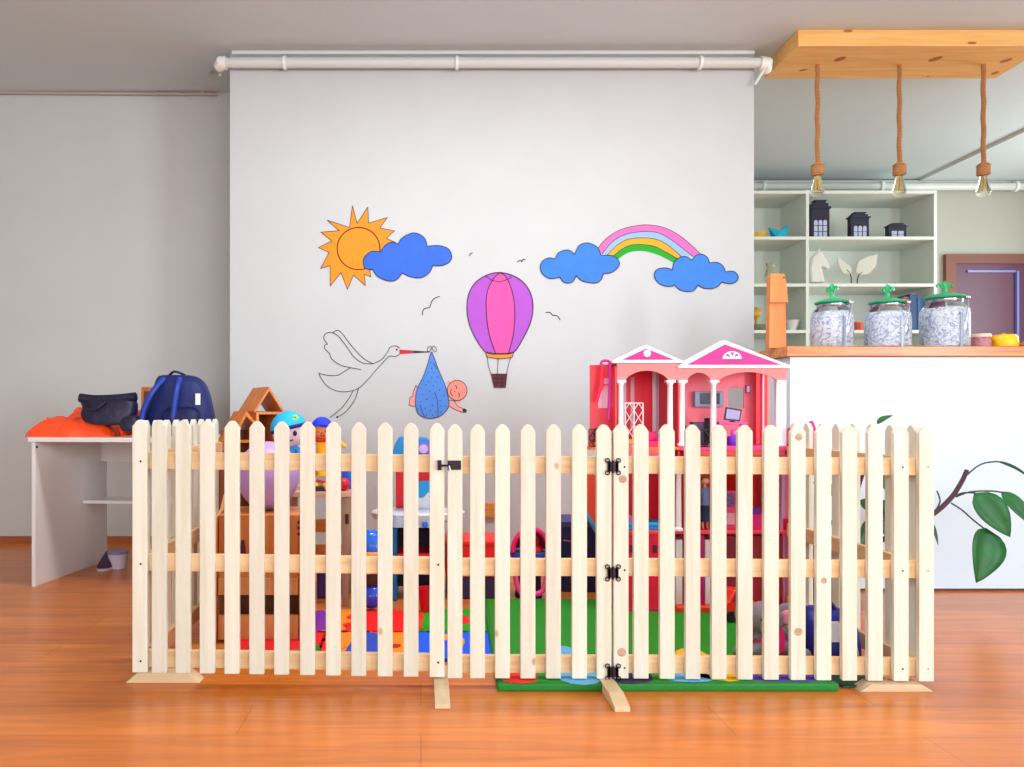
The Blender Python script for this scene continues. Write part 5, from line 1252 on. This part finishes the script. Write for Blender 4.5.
HB(X(730, d), X(738, d), d+.03, d+.0365, z2+.02, Z(514, d), 'white_drawer', clr('d8a0b0', .4), t)
t = thing('toy_shower', 'hot pink and purple toy counter in the right middle room', 'toy furniture', (X(762, d), d+.06, z2))
HB(X(752, d), X(774, d), d+.03, d+.08, z2, Z(515, d), 'counter', clr('e0187c', .4), t); HB(X(752, d), X(764, d), d+.03, d+.07, Z(515, d), Z(509, d), 'basin', clr('6828b0', .4), t)

# toy car on the mat
d = 2.84; x0, x1 = X(722, d), X(764, d); zc = ZM+.0012
t = thing('toy_car', 'red-orange toy car with black wheels before the dollhouse', 'toy car', ((x0+x1)/2, d+.04, zc))
def C(u, v): return (x0+(x1-x0)*u, zc+v)
MB().prism([C(0, .02), C(1, .02), C(1, .055), C(.93, .068), C(.75, .075), C(.64, .115), C(.3, .12), C(.16, .08), C(.02, .07)], d, d+.08).build('car_body', clr('fc3c14', .3, coat=.5), t, bevel=.006, smooth=True)
MB().prism([C(.66, .078), C(.6, .108), C(.33, .112), C(.24, .078)], d-.0015, d-.0002).build('side_window', clr('b03060', .2), t)
for u in (.22, .8):
    for yy in (d-.004, d+.07):
        MB().lathe([(.020, 0), (.022, .003), (.022, .012), (.02, .015)], (x0+(x1-x0)*u, yy+.014, zc+.022), 20, m=Matrix.Rotation(PI/2, 3, 'X')).build('wheel', clr('1c1018', .6), t, smooth=True)
# grey plush
d = 2.46; zc = ZM+.0012
x = X(770, d)
t = thing('grey_plush', 'grey plush animal in a pink shirt slumped on the green mat', 'plush toy', (x, d, zc))
M_gp = mat('grey_fur', '8c8084', .95, bump=.25, bscale=120)
me = bpy.data.meshes.new('plush_body'); bm = bmesh.new(); ly = bm.verts.layers.skin.verify()
J = [((-.005, 0, .045), .042), ((.0, 0, .075), .034), ((.005, 0, .1), .028), ((-.05, -.035, .025), .022), ((-.11, -.05, .022), .021), ((-.14, -.05, .03), .022), ((.045, -.04, .025), .022), ((.07, -.085, .024), .022), ((.07, -.1, .034), .022), ((-.04, -.01, .085), .015), ((-.06, -.03, .055), .015), ((.045, -.01, .08), .015), ((.06, -.03, .05), .015)]
E = [(0,1),(1,2),(0,3),(3,4),(4,5),(0,6),(6,7),(7,8),(2,9),(9,10),(2,11),(11,12)]
vs = []
for p, r in J:
    v = bm.verts.new(Vector(p)); v[ly].radius = (r, r); vs.append(v)
vs[0][ly].use_root = True
for a, c in E: bm.edges.new((vs[a], vs[c]))
bm.to_mesh(me); bm.free(); me.materials.append(M_gp); o = bpy.data.objects.new('body', me); COL.objects.link(o); o.parent = t; WL[o] = WL[t]
o.modifiers.new('skin', 'SKIN').use_smooth_shade = True; sb = o.modifiers.new('sub', 'SUBSURF'); sb.levels = 1; sb.render_levels = 2
MB().loft([(zc+.024, x-.01, d-.005, .056, .056), (zc+.06, x-.008, d-.003, .05, .05), (zc+.1, x+.0, d, .036, .036)], 24, 2.2).build('shirt', clr('f0206c', .8), t, smooth=True)
hx, hz = X(763, d), Z(617, d)
h = MB().ball((hx, d-.01, hz), .056, sz=.95, n=28).ball((hx-.01, d-.06, hz-.018), .026, sy=1.1, n=18).build('head', M_gp, t, smooth=True)
for s_, r in ((-1, .03), (1, .036)):
    e_ = MB().ball((hx+s_*.068, d-.012, hz+.012), r, sy=.35, n=20).build('ear', M_gp, h, smooth=True)
MB().ball((hx+.068, d-.024, hz+.006), .025, sy=.25, sz=.95, n=16).build('inner_ear', clr('f090a8', .8), h, smooth=True)
b = MB()
for s_ in (-1, 1): b.ball((hx-.01+s_*.02, d-.06, hz+.008), .005, n=8)
b.ball((hx-.01, d-.088, hz-.012), .008, n=10); b.build('eyes', clr('181418', .2), h, smooth=True)
# dark blue bag with grey panel
d = 2.36; x0, x1 = X(803, d), X(864, d); zc = ZM*0+.0065; cx = (x0+x1)/2; w = (x1-x0)/2
t = thing('navy_bag', 'navy blue zip bag with a light grey front panel', 'bag', (cx, d+.1, zc))
M_nb = mat('navy_nylon', '1e1e80', .5, bump=.3, bscale=40)
w2 = min(w, .085); cx = x1-.012-w2 if False else cx
cx = 1.315; w2 = .088
MB().loft([(zc, cx, d+.1, w2*.94, .08), (zc+.03, cx, d+.1, w2, .088), (zc+.1, cx, d+.1, w2*.98, .08), (zc+.15, cx, d+.11, w2*.85, .06), (zc+.172, cx-.01, d+.12, w2*.6, .03)], 32, 3.2, jit=.01).build('bag_body', M_nb, t, smooth=True, sub=1)
MB().loft([(zc+.085, cx-.02, d+.022, w2*.62, .012), (zc+.11, cx-.02, d+.028, w2*.6, .012), (zc+.14, cx-.03, d+.045, w2*.4, .012)], 24, 3).build('grey_panel', clr('c0bcc0', .5), t, smooth=True)
b = MB().tube(smooth_pts([(cx-.06, d+.014, zc+.02), (cx+.02, d+.01, zc+.02), (cx+.048, d+.013, zc+.035), (cx+.042, d+.016, zc+.075), (cx+.02, d+.018, zc+.09)], 6), .0035, 8); b.build('white_piping', clr('d8d8e0', .5), t, smooth=True)
MB().tube(smooth_pts([(cx-.04, d+.1, zc+.165), (cx-.01, d+.09, zc+.2), (cx+.03, d+.1, zc+.16)], 6), .006, 8).build('handle', clr('1c1c5c', .6), t, smooth=True)

# ------------------------------------------------------------------ plant behind the right fence
py0 = 3.19; px0 = 1.735
t = thing('potted_plant', 'large-leaved plant in a navy pot leaning right before the counter', 'potted plant', (px0, py0, 0))
MB().lathe([(.075, 0), (.08, .01), (.1, .24), (.108, .245), (.108, .275), (.098, .275), (.094, .25), (1e-4, .25)], (px0, py0, 0), 32).build('pot', clr('241c5c', .35), t, smooth=True)
MB().lathe([(.093, .25), (.05, .258), (1e-4, .26)], (px0, py0, 0), 20).build('soil', clr('2c1c14', .95), t)
def W3(px, py, d=3.1): return P(px, py, d)
M_stem = mat('stem_brown', '4a2c34', .7, bump=.3, bscale=90); M_pet = mat('petiole', '2c4028', .6)
st = smooth_pts([(px0, py0, .25), W3(862, 548, 3.16), W3(892, 535, 3.14), W3(930, 516, 3.1), W3(950, 499, 3.1), W3(961, 483, 3.1), W3(967, 470, 3.1)], 5)
n = len(st); MB().tube(st, [.012-.004*i/n for i in range(n)], 10).build('stem', M_stem, t, smooth=True)
st2 = smooth_pts([(px0+.01, py0, .25), W3(850, 540, 3.16), W3(858, 490, 3.14), W3(872, 450, 3.12), W3(878, 428, 3.12)], 5)
n = len(st2); MB().tube(st2, [.009-.004*i/n for i in range(n)], 8).build('stem', M_stem, t, smooth=True)
def leaf(base, tip, w, nrm, droop=.02, m=None):
    a = Vector(base); c = Vector(tip); ax_ = c-a; L_ = ax_.length; ax_.normalize(); nrm = Vector(nrm); sd = ax_.cross(nrm).normalized(); nr = sd.cross(ax_)
    N = 10; vs = []; fs = []
    for i in range(N+1):
        u = i/N; wd = w*(math.sin(PI*min(1, u**.75*1.0))**.8)*(1-.25*u) if 0 < u < 1 else .0008
        p = a + ax_*L_*u - nr*droop*math.sin(PI*u)*-1
        for s_ in (-1, -.5, 0, .5, 1): vs.append(p + sd*wd*s_ + nr*(abs(s_)**1.5)*wd*.35)
    for i in range(N):
        for k_ in range(4): fs.append((i*5+k_, i*5+k_+1, (i+1)*5+k_+1, (i+1)*5+k_))
    o = MB().raw(vs, fs).build('leaf', m or M_lf, t, smooth=True)
    md = o.modifiers.new('solid', 'SOLIDIFY'); md.thickness = .0015
M_lf = mat('leaf_green', '186a2c', .5, noise=.3, nscale=18); M_lf2 = mat('leaf_dark', '16502c', .45, noise=.3, nscale=18)
def stalk(pts): MB().tube(smooth_pts([W3(*p) for p in pts], 5), .0032, 6).build('petiole', M_pet, t, smooth=True)
stalk([(962, 480), (975, 468), (985, 463), (998, 461.5)]); leaf(W3(996, 461.5), W3(1036, 484, 3.05), .022, (0, -.3, 1), .01, M_lf2)
stalk([(956, 497), (970, 492), (990, 491), (1003, 492.5)]); leaf(W3(1001, 491.5), W3(1034, 528, 3.05), .034, (-.2, -1, .4), .01)
stalk([(950, 499), (962, 493), (975, 493)]); leaf(W3(974, 493), W3(1010, 537, 3.06), .066, (-.1, -1, .15), .01)
stalk([(951, 503), (962, 510), (972, 519), (984, 528.5)]); leaf(W3(986, 528), W3(976, 583, 3.05), .082, (.1, -1, .2), .01)
stalk([(936, 510), (940, 501), (937, 491)])
leaf(W3(877, 424, 3.12), W3(893, 415.5, 3.1), .017, (0, -.6, 1), .005)
for base, tip, w, m_ in (((850, 500), (812, 482), .03, M_lf2), ((848, 478), (832, 512), .045, M_lf), ((872, 462), (894, 500), .045, M_lf), ((872, 505), (892, 545), .04, M_lf2), ((880, 500), (895, 525), .03, M_lf2), ((860, 500), (884, 520), .035, M_lf2), ((905, 525), (915, 500), .03, M_lf2), ((905, 528), (910, 556), .03, M_lf2), ((845, 535), (828, 520), .03, M_lf2), ((925, 515), (938, 545), .012, M_lf2), ((868, 520), (852, 560), .03, M_lf2)):
    leaf(W3(*base, 3.13), W3(*tip, 3.08), w, (.1, -1, .2), .01, m_)

# ------------------------------------------------------------------ camera
cam = bpy.data.cameras.new('camera'); co = bpy.data.objects.new('camera', cam); COL.objects.link(co)
co.location = (0, 0, EYE); co.rotation_euler = (PI/2, 0, 0)
cam.sensor_fit = 'HORIZONTAL'; cam.sensor_width = 36; cam.lens = 36*F/1024
cam.shift_x = -(CX-512)/1024; cam.shift_y = (CY-383.5)/1024
cam.clip_start = .05; SC.camera = co

# ------------------------------------------------------------------ light: daylight through the windows, plus two added fill lamps
def area(name, loc, direction, sx, sy, power, col=(1, 1, 1)):
    l = bpy.data.lights.new(name, 'AREA'); l.shape = 'RECTANGLE'; l.size = sx; l.size_y = sy; l.energy = power; l.color = col
    o = bpy.data.objects.new(name, l); COL.objects.link(o); o.location = loc
    o.rotation_euler = Vector(direction).to_track_quat('-Z', 'Y').to_euler()
    return o
LC = (.86, .95, 1.0)
area('window_light', (XR-.02, -1.7, 1.5), (-1, .0, 0), 1.7, 1.9, 215, LC)
area('window_light', (XR-.02, 4.9, 1.6), (-1, .0, 0), 1.3, 1.5, 46, (.90, 1.0, .98))
area('window_light', (-1.0, YF+.03, 1.5), (0, 1, 0), 2.3, 1.9, 62, LC)
area('window_light', (2.3, YF+.03, 1.5), (0, 1, 0), 2.5, 1.9, 56, LC)
for lx, lab in ((-.25, 'flat white ceiling lamp over the left of the play corner'), (1.0, 'flat white ceiling lamp over the right of the play corner')):
    t = thing('added_fill_lamp', lab, 'ceiling lamp', (lx, 2.75, CE-.06), 'ceiling lamps above the play corner')  # unseen lamp, added to brighten the toys behind the fence from above
    MB().box(lx-.46, lx+.46, 2.6, 2.9, CE-.05, CE).build('housing', M_pipe, t, bevel=.005)
    MB().box(lx-.44, lx+.44, 2.62, 2.88, CE-.056, CE-.0502).build('diffuser', mat('fill_lamp_diffuser', 'fafcff', .4, emit=3), t)
    area('added_fill_light', (lx, 2.75, CE-.065), (0, 0, -1), .86, .24, 18, (.97, .98, 1.0))  # added fill light just below the unseen lamp
w = bpy.data.worlds.new('sky'); SC.world = w; w.use_nodes = True
bg = w.node_tree.nodes['Background']; bg.inputs['Color'].default_value = (.8, .9, 1, 1); bg.inputs['Strength'].default_value = 1.2

vs_ = SC.view_settings; vs_.view_transform = 'Standard'; vs_.look = 'None'; vs_.exposure = .36; vs_.gamma = 1; vs_.use_curve_mapping = False
